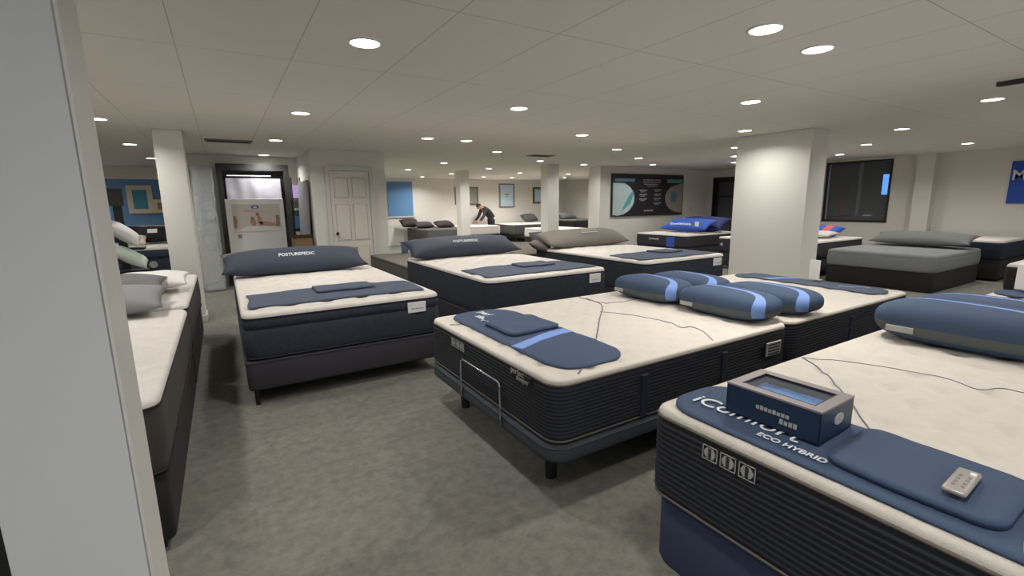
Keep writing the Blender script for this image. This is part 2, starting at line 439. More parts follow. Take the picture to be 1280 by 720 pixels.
def gusset_pillow(label, loc, a, b, h, flip=1, rz=0, group=None, stripe_at=.45):
    """striped cooling pillow: x half a (across), y half b (long), half height h; bottom rests at loc.z"""
    root = thing('striped_pillow', label, 'pillow', loc, group, rz)
    nT, nP = 64, 26; bm = bmesh.new(); rings = []
    def sp(c, e): return math.copysign(abs(c)**e, c)
    for j in range(1, nP):
        ph = -PI/2+PI*j/nP; ring = []
        z = h*sp(math.sin(ph), .75); k = abs(math.cos(ph))**.5
        for i in range(nT):
            th = 2*PI*i/nT
            ring.append(bm.verts.new((a*k*sp(math.cos(th), .62), b*k*sp(math.sin(th), .62), z+h)))
        rings.append(ring)
    bot = bm.verts.new((0, 0, 0)); top = bm.verts.new((0, 0, 2*h))
    def setm(f): f.smooth = True
    for A, B in zip(rings, rings[1:]):
        for i in range(nT): setm(bm.faces.new((A[i], A[(i+1) % nT], B[(i+1) % nT], B[i])))
    for i in range(nT):
        bm.faces.new((bot, rings[0][(i+1) % nT], rings[0][i])); setm(bm.faces.new((top, rings[-1][i], rings[-1][(i+1) % nT])))
    from_bm('cushion_body', bm, M['pillow_cloth'], root, True)
    return root

# ------------------------------------------------------------------ foot mats
def foot_mat(label, mt, x0, x1, y0, y1, m, along='y', rnd=.12, group=None, lift=.010, th=.007, name='foot_mat', wave=0, sharp=False, cat='mat', nu=40, nv=12, base=None):
    """cloth laid over mattress mt, following its top"""
    root = thing(name, label, cat, ((x0+x1)/2, (y0+y1)/2, mt.z1), group)
    hx, hy = (x1-x0)/2, (y1-y0)/2; cx, cy = (x0+x1)/2, (y0+y1)/2
    r = min(rnd, hx*.98, hy*.98)
    def fn(u, v):
        X = -hx+2*hx*u; Y = -hy+2*hy*v
        ax, ay = abs(X)-(hx-r), abs(Y)-(hy-r)
        if ax > 0 and ay > 0:
            k = max(ax, ay)/math.hypot(ax, ay); X = math.copysign(hx-r+ax*k, X); Y = math.copysign(hy-r+ay*k, Y)
        if wave: 
            Y += wave*math.sin(X*7+cx)*(1 if v > .5 else .6)
            X += wave*math.sin(Y*9+cx)
        z = max(mt.top(X+cx+dx, Y+cy+dy, .12) for dx, dy in ((0, 0), (.015, 0), (-.015, 0), (0, .015), (0, -.015)))+lift
        return Vector((X, Y, z-mt.z1))
    o = grid_solid('mat_cloth', fn, nu if hx > hy else nv, nv if hx > hy else nu, th, m, root)
    root['_'] = 0; del root['_']
    return root
def surf_strip(name, mt, pts, w, m, parent, lift=.009, th=.002):
    """strip of cloth along a polyline of world XY points on mattress mt"""
    P = [Vector((p[0], p[1])) for p in pts]; Q = []
    for i in range(len(P)-1):
        a = P[max(0, i-1)]; b = P[i]; c = P[i+1]; d = P[min(len(P)-1, i+2)]
        for k in range(6):
            t = k/6; Q.append(.5*((2*b)+(-a+c)*t+(2*a-5*b+4*c-d)*t*t+(-a+3*b-3*c+d)*t**3))
    Q.append(P[-1]); n = len(Q)-1
    def fn(u, v):
        i = min(n, int(round(u*n))); a = Q[max(0, i-1)]; b = Q[min(n, i+1)]; t = (b-a).normalized(); nn = Vector((-t.y, t.x))
        p = Q[i]+nn*(v-.5)*w
        return Vector((p.x, p.y, mt.top(p.x, p.y, .12)+lift))-Vector(parent.location)
    return grid_solid(name, fn, n, 4, th, m, parent)
def slab_text_lines(name, parent, x0, x1, y, z, h, m, n, th=.002, axis='y'):
    """a row of small upright bars (unreadable small print) on a face looking to -Y (axis y) or -X"""
    bm = bmesh.new(); w = (x1-x0)/n; rnd = random.Random(int(abs(x0*100)+z*1000))
    for k in range(n):
        a = x0+w*k+w*.12; b = x0+w*(k+1)-w*.12; hh = h*(.75+.25*rnd.random())
        if axis == 'y': add_box(bm, a, b, y-th, y, z, z+hh)
        else: add_box(bm, y-th, y, a, b, z, z+hh)
    return from_bm(name, bm, m, parent)

# ================================================================== ROOM
WX0, WX1, WY0, WY1 = -6.0, 13.1, -3.2, 16.8
struct(box('floor', WX0-.2, WX1+1.6, WY0-.2, WY1+.2, -.1, 0, M['floor']))
struct(box('ceiling', WX0-.2, WX1+1.6, WY0-.2, WY1+.2, HC, HC+.1, M['ceiling']))
bm = bmesh.new()
add_box(bm, WX0-.2, -4.2, WY0-.2, WY0, 0, HC); add_box(bm, 6.6, WX1+1.6, WY0-.2, WY0, 0, HC)
add_box(bm, -4.2, 6.6, WY0-.2, WY0, 0, .45); add_box(bm, -4.2, 6.6, WY0-.2, WY0, 2.30, HC)
struct(from_bm('wall_south', bm, M['wall']))
for k in range(5):
    a = -4.2+2.16*k; bm = bmesh.new()
    add_box(bm, a, a+.05, WY0-.12, WY0-.06, .45, 2.30); add_box(bm, a+2.11, a+2.16, WY0-.12, WY0-.06, .45, 2.30)
    add_box(bm, a+.05, a+2.11, WY0-.12, WY0-.06, .45, .50); add_box(bm, a+.05, a+2.11, WY0-.12, WY0-.06, 2.25, 2.30)
    struct(from_bm('window_%d' % (k+2), bm, M['blackp']))  # unseen windows, added to let daylight onto the near wall and ceiling
pl = bpy.data.lights.new('added_daylight_portal', 'AREA'); pl.shape = 'RECTANGLE'; pl.size = 10.8; pl.size_y = 1.85; pl.cycles.is_portal = True  # portal for the daylight through the added windows
po = bpy.data.objects.new('added_daylight_portal', pl); C.objects.link(po); po.location = (1.2, WY0-.2, 1.375); po.rotation_euler = (PI/2, 0, 0)
struct(box('wall_west', WX0-.2, WX0, WY0, 14.2, 0, HC, M['wall']))
struct(box('wall_north', 1.36, WX1+.2, WY1, WY1+.2, 0, HC, M['wall']))
# blue wall of the side room, with a pale band above
struct(box('wall_blue', WX0, 1.36, 14.0, 14.2, 0, 2.12, M['blue_wall']))
struct(box('wall_blue_upper_band', WX0, 1.36, 13.94, 14.2, 2.12, HC, M['wall']))
struct(box('trim_1', WX0, 1.36, 13.96, 14.0, .98, 1.06, M['frame_cream']))
# door block
struct(box('wall_closet', 1.36, 2.62, 8.7, 16.8, 0, HC, M['wall_white']))
struct(box('wall_back_left', -.46, 1.36, 10.3, 10.5, 0, HC, M['wall_white']))
# east wall with the window opening and the dark door opening
struct(box('wall_east', WX1, WX1+.2, WY0, 4.82, 0, HC, M['wall']))
bm = bmesh.new()
add_box(bm, WX1, WX1+.2, 4.82, 6.2, 0, .92); add_box(bm, WX1, WX1+.2, 4.82, 6.2, 2.33, HC)
add_box(bm, WX1, WX1+.2, 6.2, 8.55, 0, HC); add_box(bm, WX1, WX1+.2, 8.55, 9.42, 2.14, HC); add_box(bm, WX1, WX1+.2, 9.42, WY1, 0, HC)
struct(from_bm('wall_east_far', bm, M['wall']))
# wall with the big sign
struct(box('wall_sign', 8.62, WX1, 9.6, 10.05, 0, HC, M['wall']))
# dark rooms beyond the east wall
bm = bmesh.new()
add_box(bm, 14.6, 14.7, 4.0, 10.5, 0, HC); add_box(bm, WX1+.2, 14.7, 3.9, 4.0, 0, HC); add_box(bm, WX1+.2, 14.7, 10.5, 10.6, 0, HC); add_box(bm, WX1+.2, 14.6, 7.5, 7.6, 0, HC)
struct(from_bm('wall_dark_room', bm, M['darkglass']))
def frame_x(name, x, y0, y1, z0, z1, w, d, m):      # frame lying in the X = x plane
    bm = bmesh.new()
    add_box(bm, x-d, x+d, y0-w, y0, z0-w, z1+w); add_box(bm, x-d, x+d, y1, y1+w, z0-w, z1+w)
    add_box(bm, x-d, x+d, y0, y1, z1, z1+w)
    if z0 > .1: add_box(bm, x-d, x+d, y0, y1, z0-w, z0)
    return from_bm(name, bm, m)
w1 = struct(frame_x('window_1', WX1, 4.86, 6.16, .95, 2.30, .04, .03, M['blackp']))
gl = box('pane', WX1+.05, WX1+.056, 4.86, 6.16, .95, 2.30, M['glass']); gl.parent = w1
d2 = struct(frame_x('door_2', WX1, 8.60, 9.36, .0, 2.10, .05, .03, M['blackp']))
bm = bmesh.new()
add_box(bm, WX1+.03, WX1+.07, 8.60, 8.70, 0, 2.1); add_box(bm, WX1+.03, WX1+.07, 9.26, 9.36, 0, 2.1); add_box(bm, WX1+.03, WX1+.07, 8.7, 9.26, 2.0, 2.1)
add_box(bm, WX1+.03, WX1+.07, 8.7, 9.26, 0, .2); add_box(bm, WX1+.03, WX1+.07, 8.7, 9.26, 1.55, 1.6)
from_bm('door_leaf', bm, M['blackp'], d2)
box('door_glass', WX1+.045, WX1+.05, 8.7, 9.26, .2, 2.0, M['glass'], d2)
# baseboards
struct(box('baseboard_closet', 1.36, 2.62, 8.685, 8.7, 0, .1, M['trim']))
struct(box('baseboard_east', WX1-.015, WX1, WY0, 8.5, 0, .1, M['trim']))
struct(box('baseboard_back', -.46, 0, 10.285, 10.3, 0, .1, M['trim']))
# columns
def column(x0, x1, y0, y1, bb=True):
    o = struct(box('column', x0, x1, y0, y1, 0, HC, M['wall_white'], bev=.006, seg=1))
    if bb:
        bm = bmesh.new(); t = .014
        add_box(bm, x0-t, x1+t, y0-t, y1+t, 0, .09, .003, 1)
        from_bm('baseboard', bm, M['trim'], o)
    return o
column(-.535, -.245, 1.50, 1.54+.0)  # edge of the near opening: thin face first
bpy.data.objects.remove(bpy.data.objects['baseboard']); bpy.data.objects.remove(bpy.data.objects['column'])
M['near_wall'] = mat('near_wall_paint', srgb(212, 213, 212), .75, bump=.03, scale=90)
near = struct(box('wall_near', -.530, -.270, 1.50, 1.70, 0, HC, M['near_wall'], bev=.004, seg=1))
struct(box('lit_side_strip', -.269, -.262, 1.495, 1.705, 0, HC, mat('lit_side_white', srgb(216, 212, 205), .5)))  # added strip, painted paler so the side face looks lit by the lamps
column(-.60, -.305, 7.14, 7.48)
column(5.92, 6.22, 12.5, 12.8)
column(6.93, 7.27, 9.60, 9.92)
bm = bmesh.new(); add_box(bm, 6.76, 7.18, 3.42, 4.50, 0, HC, .006, 1); pil = struct(from_bm('pillar', bm, M['wall_white']))
bm = bmesh.new(); add_box(bm, 6.745, 7.195, 3.405, 4.515, 0, .09, .003, 1); from_bm('baseboard', bm, M['trim'], pil)
struct(box('column', 12.85, 13.1, 4.0, 4.3, 0, HC, M['wall']))

# ---- six panel door in the closet block
def panel_door():
    d = struct(box('door_1', 1.64, 2.31, 8.655, 8.699, .01, 2.05, M['door']))
    fr = bmesh.new(); y0, y1 = 8.66, 8.699
    add_box(fr, 1.57, 1.635, 8.64, 8.699, 0, 2.055); add_box(fr, 2.315, 2.38, 8.64, 8.699, 0, 2.055); add_box(fr, 1.57, 2.38, 8.64, 8.699, 2.055, 2.12)
    from_bm('door_casing', fr, M['trim'], d)
    for x0, x1 in ((1.71, 1.94), (2.01, 2.24)):
        for z0, z1 in ((.16, .74), (.86, 1.48), (1.60, 1.93)):
            bm = bmesh.new(); r = .012
            add_box(bm, x0, x1, 8.643, 8.656, z0, z1, .010, 2)
            from_bm('raised_panel', bm, M['door'], d)
            bm = bmesh.new()
            for a, b, c, e in ((x0-.012, x0-.004, z0-.012, z1+.012), (x1+.004, x1+.012, z0-.012, z1+.012), (x0-.012, x1+.012, z0-.012, z0-.004), (x0-.012, x1+.012, z1+.004, z1+.012)):
                add_box(bm, a, b, 8.647, 8.656, c, e)
            from_bm('panel_moulding', bm, M['trim'], d)
    bm = bmesh.new(); add_tube(bm, [(1.70, 8.655, .98), (1.70, 8.62, .98), (1.70, 8.60, .98), (1.70, 8.585, .98)], [.012, .012, .028, .018], 14)
    from_bm('door_knob', bm, mat('dark_bronze', srgb(60, 50, 42), .35, .8), d, True)
panel_door()

# ---- dark framed doorway with fabric panel and poster
fr = bmesh.new()
add_box(fr, 0, .09, 10.16, 10.3, 0, 2.24); add_box(fr, 1.10, 1.19, 10.16, 10.3, 0, 2.24); add_box(fr, .09, 1.10, 10.16, 10.3, 2.12, 2.24)
struct(from_bm('door_3', fr, M['black_frame']))
bpy.data.objects['door_3'].data.materials[0] = M['black_frame']
o = box('door_recess', .09, 1.10, 10.28, 10.298, 0, 2.12, M['sign_dark']); o.parent = bpy.data.objects['door_3']
t = thing('tube_light', 'slim white tube light under the head of the dark doorway frame', 'light', (.56, 10.22, 2.03))
tube('tube', [(-.40, 0, 0), (.32, 0, 0)], .008, M['tube'], t, 10)
box('tube_housing', -.42, .34, .015, .045, -.02, .02, M['blackp'], t); 
def wavy(u, v): return Vector((.13+.90*u, 10.17-.006*math.sin(u*25+v*2)-.005*math.sin(u*9+v*5), 1.50+.48*v))
bm = bmesh.new(); G = [[bm.verts.new(wavy(i/40, j/8)) for j in range(9)] for i in range(41)]
G2 = [[bm.verts.new(wavy(i/40, j/8)+Vector((0, .012, 0))) for j in range(9)] for i in range(41)]
for i in range(40):
    for j in range(8):
        bm.faces.new((G[i][j], G[i+1][j], G[i+1][j+1], G[i][j+1])); bm.faces.new((G2[i][j], G2[i][j+1], G2[i+1][j+1], G2[i+1][j]))
t = thing('hanging_sheet', 'crumpled silver grey sheet hanging in the dark frame above the poster', 'sheet', (0, 0, 0))
from_bm('sheet', bm, M['foil'], t, True); tube('hanging_rod', [(.11, 10.2, 1.99), (1.08, 10.2, 1.99)], .012, M['blackp'], t)
# poster board
PY = 9.9
t = thing('advertising_poster', 'white poster board with a couple lying on a bed, leaning before the dark frame', 'poster', (.55, PY, 0))
bm = bmesh.new(); add_box(bm, -.47, .47, 0, .03, .0, 1.60, .003, 1); from_bm('board', bm, M['poster'], t)
bm = bmesh.new(); add_box(bm, -.38, .40, -.004, .0, 1.00, 1.51); from_bm('photo_print', bm, M['pic_beige'], t)
def flat(name, pts, y, m, parent, th=.002):
    bm = bmesh.new(); a = [bm.verts.new((x, y, z)) for x, z in pts]; b = [bm.verts.new((x, y-th, z)) for x, z in pts]
    bm.faces.new(a); bm.faces.new(b[::-1]); n = len(pts)
    for k in range(n): bm.faces.new((a[k], b[k], b[(k+1) % n], a[(k+1) % n]))
    return from_bm(name, bm, m, parent)
def blob(cx, cz, rx, rz, rot=0, n=18): return [(cx+rx*math.cos(2*PI*k/n)*math.cos(rot)-rz*math.sin(2*PI*k/n)*math.sin(rot), cz+rx*math.cos(2*PI*k/n)*math.sin(rot)+rz*math.sin(2*PI*k/n)*math.cos(rot)) for k in range(n)]
flat('printed_bed', [(-.36, 1.02), (.39, 1.02), (.39, 1.06), (.22, 1.10), (-.15, 1.11), (-.36, 1.04)], -.004, M['pic_sheet'], t)
flat('printed_lamp', [(-.37, 1.08), (-.33, 1.08), (-.31, 1.22), (-.33, 1.30), (-.37, 1.30)], -.004, M['pic_brown'], t)
flat('printed_lamp', [(.30, 1.10), (.38, 1.10), (.38, 1.30), (.31, 1.30), (.32, 1.22)], -.004, M['pic_brown'], t)
flat('printed_figure', blob(-.06, 1.18, .045, .075, .2), -.005, M['pic_skin'], t); flat('printed_figure', blob(.05, 1.20, .04, .10, .15), -.005, M['pic_skin'], t)
flat('printed_figure', blob(.02, 1.32, .03, .035), -.006, M['pic_brown'], t); flat('printed_figure', blob(-.07, 1.25, .028, .034), -.006, M['pic_brown'], t)
flat('printed_figure', blob(.17, 1.15, .14, .035, -.15), -.005, M['pic_skin'], t)
flat('printed_emblem', blob(-.01, 1.455, .065, .032, 0), -.006, M['pic_blue'], t); flat('printed_emblem', blob(-.01, 1.45, .03, .018, 0), -.009, M['pic_sheet'], t)
tx = text('printed_text', 'SEALY', .055, M['pic_skin'], t, (.36, PY-.006, 1.375), (1, 0, 0), (0, 0, 1)); tx.scale = (1, 1, 1)
flat('printed_line', [(-.17, 1.37), (.17, 1.37), (.17, 1.375), (-.17, 1.375)], -.004, M['pic_skin'], t)
box('printed_seal', -.33, -.27, -.003, 0, .90, .97, M['print_grey'], t)

# plastic wrapped mattress
t = thing('wrapped_mattress', 'mattress standing upright in clear plastic wrap beside the dark frame', 'mattress', (-.20, 9.80, 0))
bm = bmesh.new(); add_box(bm, -.13, .10, -.14, .30, .02, 2.10, .04, 3)
from_bm('mattress_body', bm, mat('wrapped_grey', srgb(200, 202, 198), .8), t, True)
bm = bmesh.new(); nu, nv = 26, 40
P = rr_loop(.155, .24, .05, 4)
rings = []
for k in range(nv+1):
    z = .005+2.15*k/nv
    rings.append([bm.verts.new((x*(1+.10*noise.noise(Vector((x*8, y*8, z*4)))+.03*math.sin(z*23+x*20))-.015, y*(1+.05*noise.noise(Vector((y*8, x*7, z*5))))+.08, z)) for x, y in P])
for A, B in zip(rings, rings[1:]):
    for i in range(len(P)): bm.faces.new((A[i], A[(i+1) % len(P)], B[(i+1) % len(P)], B[i]))
bm.faces.new(rings[0][::-1]); bm.faces.new(rings[-1])
from_bm('plastic_wrap', bm, M['wrap'], t, True)
box('blue_label', -.10, -.02, -.146, -.141, .98, 1.72, M['bin'], t); box('white_label', -.09, -.03, -.150, -.141, .88, .95, M['card'], t)

# narrow rack between frame and closet block
t = thing('storage_rack', 'narrow black rack between the dark frame and the closet wall', 'rack', (1.275, 10.1, 0))
for x in (-.075, .075):
    for y in (-.12, .12): box('post', x-.008, x+.008, y-.008, y+.008, 0, 2.0, M['blackp'], t)
for z in (.86, 1.02, 1.36, 1.60): box('shelf', -.075, .075, -.13, .13, z, z+.012, M['blackp'], t)
box_s = [(1.615, .24, 'screen_pink', 'violet lit screen on the top shelf of the narrow rack', 'screen', 'display_screen'),
         (1.375, .02+.03, 'card', 'small white carton on the upper shelf of the narrow rack', 'box', 'carton'),
         (1.035, .24, 'blue_panel', 'slate blue carton on the middle shelf of the narrow rack', 'box', 'carton'),
         (.875, .10, 'card', 'small white carton on the lowest visible shelf of the narrow rack', 'box', 'carton')]
for z, h, mm, lb, cat, nm in box_s:
    bm = bmesh.new(); add_box(bm, 1.215, 1.335, 10.0, 10.18, z, z+h, .004, 1)
    tag(from_bm(nm, bm, M[mm]), lb, cat)
# grey board leaning on closet side face
bm = bmesh.new()
vs = [(1.27, 8.9, 0), (1.34, 8.9, 1.9), (1.34, 10.0, 1.9), (1.27, 10.0, 0)]
a = [bm.verts.new(v) for v in vs]; b = [bm.verts.new((v[0]-.03, v[1], v[2])) for v in vs]
bm.faces.new(a); bm.faces.new(b[::-1])
for k in range(4): bm.faces.new((a[k], b[k], b[(k+1) % 4], a[(k+1) % 4]))
tag(from_bm('leaning_board', bm, mat('leaning_grey', srgb(120, 122, 124), .8)), 'plain grey board leaning against the side of the closet wall', 'board')
t = thing('cardboard_box', 'tall open brown cardboard box at the foot of the grey leaning board', 'box', (1.14, 8.75, 0))
bm = bmesh.new()
for x0, x1, y0, y1 in ((-.15, .15, -.12, -.115), (-.15, .15, .115, .12), (-.15, -.145, -.12, .12), (.145, .15, -.12, .12)): add_box(bm, x0, x1, y0, y1, 0, .93)
add_box(bm, -.15, .15, -.12, .12, 0, .006)
from_bm('carton_wall', bm, M['cardboard'], t)
bm = bmesh.new(); bmv = [bm.verts.new(v) for v in ((-.15, -.118, .93), (.15, -.118, .93), (.15, -.17, .99), (-.15, -.17, .99))]; bm.faces.new(bmv)
r = bmesh.ops.solidify(bm, geom=bm.faces[:], thickness=.004); from_bm('flap', bm, M['cardboard'], t)

# ---- pictures and signs
def picture_y(label, x0, x1, z0, z1, y, fm, im, w=.04, mount=None, extra=None):
    t = thing('framed_picture', label, 'picture', ((x0+x1)/2, y, z0))
    hx = (x1-x0)/2; h = z1-z0; bm = bmesh.new()
    add_box(bm, -hx, -hx+w, -.04, 0, 0, h); add_box(bm, hx-w, hx, -.04, 0, 0, h); add_box(bm, -hx+w, hx-w, -.04, 0, 0, w); add_box(bm, -hx+w, hx-w, -.04, 0, h-w, h)
    from_bm('frame', bm, fm, t)
    box('print', -hx+w, hx-w, -.02, 0, w, h-w, mount or im, t)
    if mount: box('artwork', -hx+w*2.6, hx-w*2.6, -.024, -.02, w*2.6, h-w*2.6, im, t)
    return t
NY = WY1
picture_y('taupe framed picture partly hidden behind the slim far column', 7.72, 8.72, 1.42, 2.10, NY, M['frame_grey'], M['print_grey'], .05)
p = picture_y('tall framed pale blue picture on the far wall, right of the bending person', 9.68, 10.40, 1.28, 2.24, NY, M['frame_grey'], M['print_pale'], .05)
box('small_print', -.10, .10, -.026, -.02, .50, .56, M['print_grey'], p); box('small_print', -.07, .07, -.026, -.02, .42, .46, M['print_grey'], p)
picture_y('dark framed picture with grey mount beside the middle far column', 11.33, 12.40, 1.42, 2.10, NY, M['black_frame'], M['print_pale'], .04, M['print_grey'])
t = box('wall_panel', 5.10, 6.03, NY-.03, NY, 1.04, 2.27, M['blue_panel']); tag(t, 'plain blue panel on the far wall near the white closet', 'panel')
box('panel_sill', 5.05, 6.08, NY-.05, NY-.0, 1.0, 1.04, M['trim'], t)
p = picture_y('cream framed picture with a teal block on the blue wall', -1.80, -1.33, 1.34, 1.98, 14.0-.0, M['frame_cream'], M['teal'], .10)
p = picture_y('cream landscape picture low on the blue wall, beside the teal one', -1.33, -.70, 1.34, 1.66, 13.97, M['frame_cream'], M['pic_brown'], .08)
# big sign, X 9.0..11.87, z 1.05..2.2
t = thing('wall_sign_board', 'large dark sign board with pale teal curves on the white wall', 'sign', (10.44, 9.6, 1.06))
hx = 1.43; H_ = 1.15
box('board', -hx, hx, -.05, 0, 0, H_, M['sign_dark'], t)
Y_ = -.05
L_ = [(-hx+.03, .04)]+[(-hx+.15, .04)]
for k in range(13):
    a = -PI/2+PI*.86*k/12; L_.append((-hx+.15+.72*math.cos(a)*.95+.0, .48+.46*math.sin(a)))
L_ += [(-hx+.03, .90)]
flat('pale_curve', L_, Y_, M['sign_pale'], t, .004)
flat('teal_leaf', [(-1.05, .14), (-.75, .35), (-.62, .62), (-.66, .72), (-.85, .50), (-1.0, .28)], Y_-.004, M['sign_teal'], t, .003)
R_ = [(hx-.03, .06), (hx-.18, .06)]
for k in range(13):
    a = -PI/2-PI*.80*k/12; R_.append((hx-.12+.66*math.cos(a), .48+.42*math.sin(a)))
R_ += [(hx-.03, .92)]
flat('pale_curve', R_, Y_, M['sign_taupe'], t, .004)
flat('teal_leaf', [(.92, .38), (1.10, .34), (1.16, .60), (1.0, .70), (.88, .56)], Y_-.004, M['sign_bar'], t, .003)
flat('heading_bar', [(-hx+.08, .94), (-.62, .94), (-.58, 1.02), (-hx+.1, 1.02)], Y_, M['sign_bar'], t, .004)
flat('heading_bar', [(.74, .92), (hx-.05, .92), (hx-.05, 1.02), (.70, 1.02)], Y_, M['sign_teal'], t, .004)
for n_, (x0, x1, z, h, c) in enumerate(((-.28, .44, .98, .03, 26), (-.28, .44, .92, .035, 22), (-.24, .34, .86, .03, 20), (-.12, .30, .815, .028, 14), (-.20, .16, .12, .05, 9))):
    slab_text_lines('small_print', t, x0, x1, Y_, z, h, M['silver_txt'], c, .003)
for x, zs in ((-.26, (.69, .57, .45)), (.32, (.70, .58, .46, .33))):
    for z in zs:
        slab_text_lines('small_print', t, x-.14, x+.16, Y_, z, .035, M['silver_txt'], 7, .003); slab_text_lines('small_print', t, x-.10, x+.08, Y_, z-.035, .02, M['silver_txt'], 6, .003)
t = tag(box('light_switch', 12.28, 12.36, 9.585, 9.6, 1.15, 1.27, M['trim']), 'small white switch plate right of the large sign', 'switch')
# blue sign on the east wall at the right edge
t = thing('wall_sign', 'royal blue sign with white letters on the right-hand wall', 'sign', (WX1, 2.5, 1.33))
box('board', -.03, 0, -.40, .40, 0, .80, M['royal'], t)
text('lettering', 'M', .26, M['white_txt'], t, (WX1-.033, 2.88, 1.78), (0, -1, 0), (0, 0, 1), bold=True)
# things in the dark room seen through the window
t = thing('television', 'lit blue screen glowing in the dark room behind the window', 'television', (14.35, 5.25, 1.50))
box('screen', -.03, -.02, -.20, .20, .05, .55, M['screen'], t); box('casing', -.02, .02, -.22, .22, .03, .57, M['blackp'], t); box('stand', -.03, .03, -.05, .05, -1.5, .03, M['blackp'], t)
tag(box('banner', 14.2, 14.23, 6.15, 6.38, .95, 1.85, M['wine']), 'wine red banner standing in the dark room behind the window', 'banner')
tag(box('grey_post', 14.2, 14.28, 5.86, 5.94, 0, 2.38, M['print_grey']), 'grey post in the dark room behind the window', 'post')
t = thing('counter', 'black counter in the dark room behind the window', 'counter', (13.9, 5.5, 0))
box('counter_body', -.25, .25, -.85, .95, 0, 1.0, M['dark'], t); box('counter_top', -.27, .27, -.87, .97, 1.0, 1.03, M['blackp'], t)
tag(box('paper_stack', 13.72, 13.85, 5.38, 5.56, 1.03, 1.06, M['card']), 'white papers on the black counter behind the window', 'paper')

# ---- ceiling fixtures
def vent(x, y, sx, sy, label):
    t = thing('ceiling_vent', label, 'vent', (x, y, HC))
    bm = bmesh.new(); add_box(bm, -sx, sx, -sy, -sy+.03, -.012, 0); add_box(bm, -sx, sx, sy-.03, sy, -.012, 0); add_box(bm, -sx, -sx+.03, -sy, sy, -.012, 0); add_box(bm, sx-.03, sx, -sy, sy, -.012, 0)
    from_bm('frame', bm, M['vent'], t)
    bm = bmesh.new(); n = 7
    for k in range(n):
        y0 = -sy+.04+(2*sy-.08)*k/n; add_box(bm, -sx+.03, sx-.03, y0, y0+.012, -.01, -.002)
    from_bm('louvres', bm, M['black_frame'], t)
vent(.20, 8.02, .29, .15, 'louvred ceiling vent in front of the dark doorway')
vent(5.56, 7.95, .26, .14, 'louvred ceiling vent above the far beds near the middle column')
t = struct(box('trim_2', 5.53, 5.58, -1.6, 1.40, HC-.035, HC, M['black_frame']))

LT = [(.81, 2.92), (2.65, 1.64), (3.28, 1.68), (4.42, 2.83), (6.15, 3.99), (2.62, 4.12), (.79, 5.34), (-1.03, 9.0), (-1.0, 6.62), (.77, 7.65), (2.61, 6.53), (3.22, 6.53), (4.41, 5.3), (6.17, 6.45), (4.4, 7.68), (4.44, 12.6), (4.47, 10.25), (6.25, 13.8), (6.04, 15.73), (6.28, 11.42), (8.09, 15.08), (8.11, 12.74), (6.24, 8.95), (7.85, 9.35), (7.85, 7.53), (9.57, 8.68), (9.35, 15.24), (6.44, 1.64), (11.27, 3.1), (11.35, 5.15), (-1.01, 11.34), (.77, 9.9), (11.34, 14.62), (7.95, 5.30), (9.49, 6.34), (11.08, 7.41)]
HID = [(.8, .3), (4.45, .4), (8.0, 2.9), (8.0, .4), (9.7, 1.7), (9.7, 4.0), (11.4, .7), (6.3, -.9), (2.6, -1.0), (-1.0, 4.2), (-1.0, 1.6), (-2.8, 5.4), (-2.8, 7.8), (-2.8, 10.2), (-2.8, 12.6), (-1.0, -1.5), (9.7, -1.5), (-2.8, 2.9), (-2.8, .5), (10.0, 12.7), (12.0, 12.5), (3.2, 14.4)]
WARM = {(3.28, 1.68), (3.22, 6.53)}
DESC = {0: 'largest round downlight at the upper left, in the nearest ceiling tiles', 1: 'large white round downlight at the upper middle of the near ceiling', 2: 'warm orange rimmed downlight right beside the large near white one'}
ref = [('the big near pillar', 6.97, 3.95), ('the white closet door', 2.0, 8.7), ('the left column', -.45, 7.3), ('the large dark sign', 10.4, 9.6), ('the middle far column', 7.1, 9.75), ('the slim far column', 6.07, 12.65), ('the far picture wall', 8.5, 16.8), ('the dark window', 13.1, 5.5), ('the dark doorway frame', .6, 10.3)]
def downlight(i, x, y, vis=True):
    warm = (x, y) in WARM
    best = None
    for nm, rx, ry in ref:
        k = sum(1 for p in LT if math.hypot(p[0]-rx, p[1]-ry) < math.hypot(x-rx, y-ry)-1e-9)
        if best is None or k < best[0]: best = (k, nm)
    word = ['nearest', 'second nearest', 'third nearest', 'fourth nearest', 'fifth nearest', 'sixth nearest', 'seventh nearest', 'eighth nearest', 'ninth nearest', 'tenth nearest'][min(9, best[0])]
    lb = DESC.get(i) if vis and i in DESC else ('round %s recessed downlight, %s to %s' % ('warm orange' if warm else 'white', word, best[1]) if vis else 'round white recessed downlight out of view or hidden behind a wall')
    t = thing('downlight', lb, 'light', (x, y, HC), 'recessed ceiling downlights')
    n = 28; bm = bmesh.new(); A = []
    for r, z in ((.098, 0), (.098, -.006), (.086, -.010), (.080, -.004)): A.append([bm.verts.new((r*math.cos(2*PI*k/n), r*math.sin(2*PI*k/n), z)) for k in range(n)])
    for a, b in zip(A, A[1:]):
        for k in range(n): bm.faces.new((a[k], a[(k+1) % n], b[(k+1) % n], b[k]))
    from_bm('trim_ring', bm, M['bulb_trim'], t, True)
    bm = bmesh.new(); add_tube(bm, [(0, 0, -.0035), (0, 0, -.0055)], .081, n); from_bm('diffuser', bm, M['lamp_warm' if warm else 'lamp'], t)
    ld = bpy.data.lights.new('downlight_lamp', 'AREA'); ld.shape = 'DISK'; ld.size = .16; ld.energy = LAMP_W*(2.3 if y > 9.7 and x > 2 else 1); ld.spread = math.radians(150)
    ld.color = (1, .90, .80) if warm else (1, .98, .955)
    lo = bpy.data.objects.new('lamp', ld); C.objects.link(lo); lo.parent = t; lo.location = (0, 0, -.012)
LAMP_W = 13
for i, (x, y) in enumerate(LT): downlight(i, x, y)
for i, (x, y) in enumerate(HID): downlight(i, x, y, False)

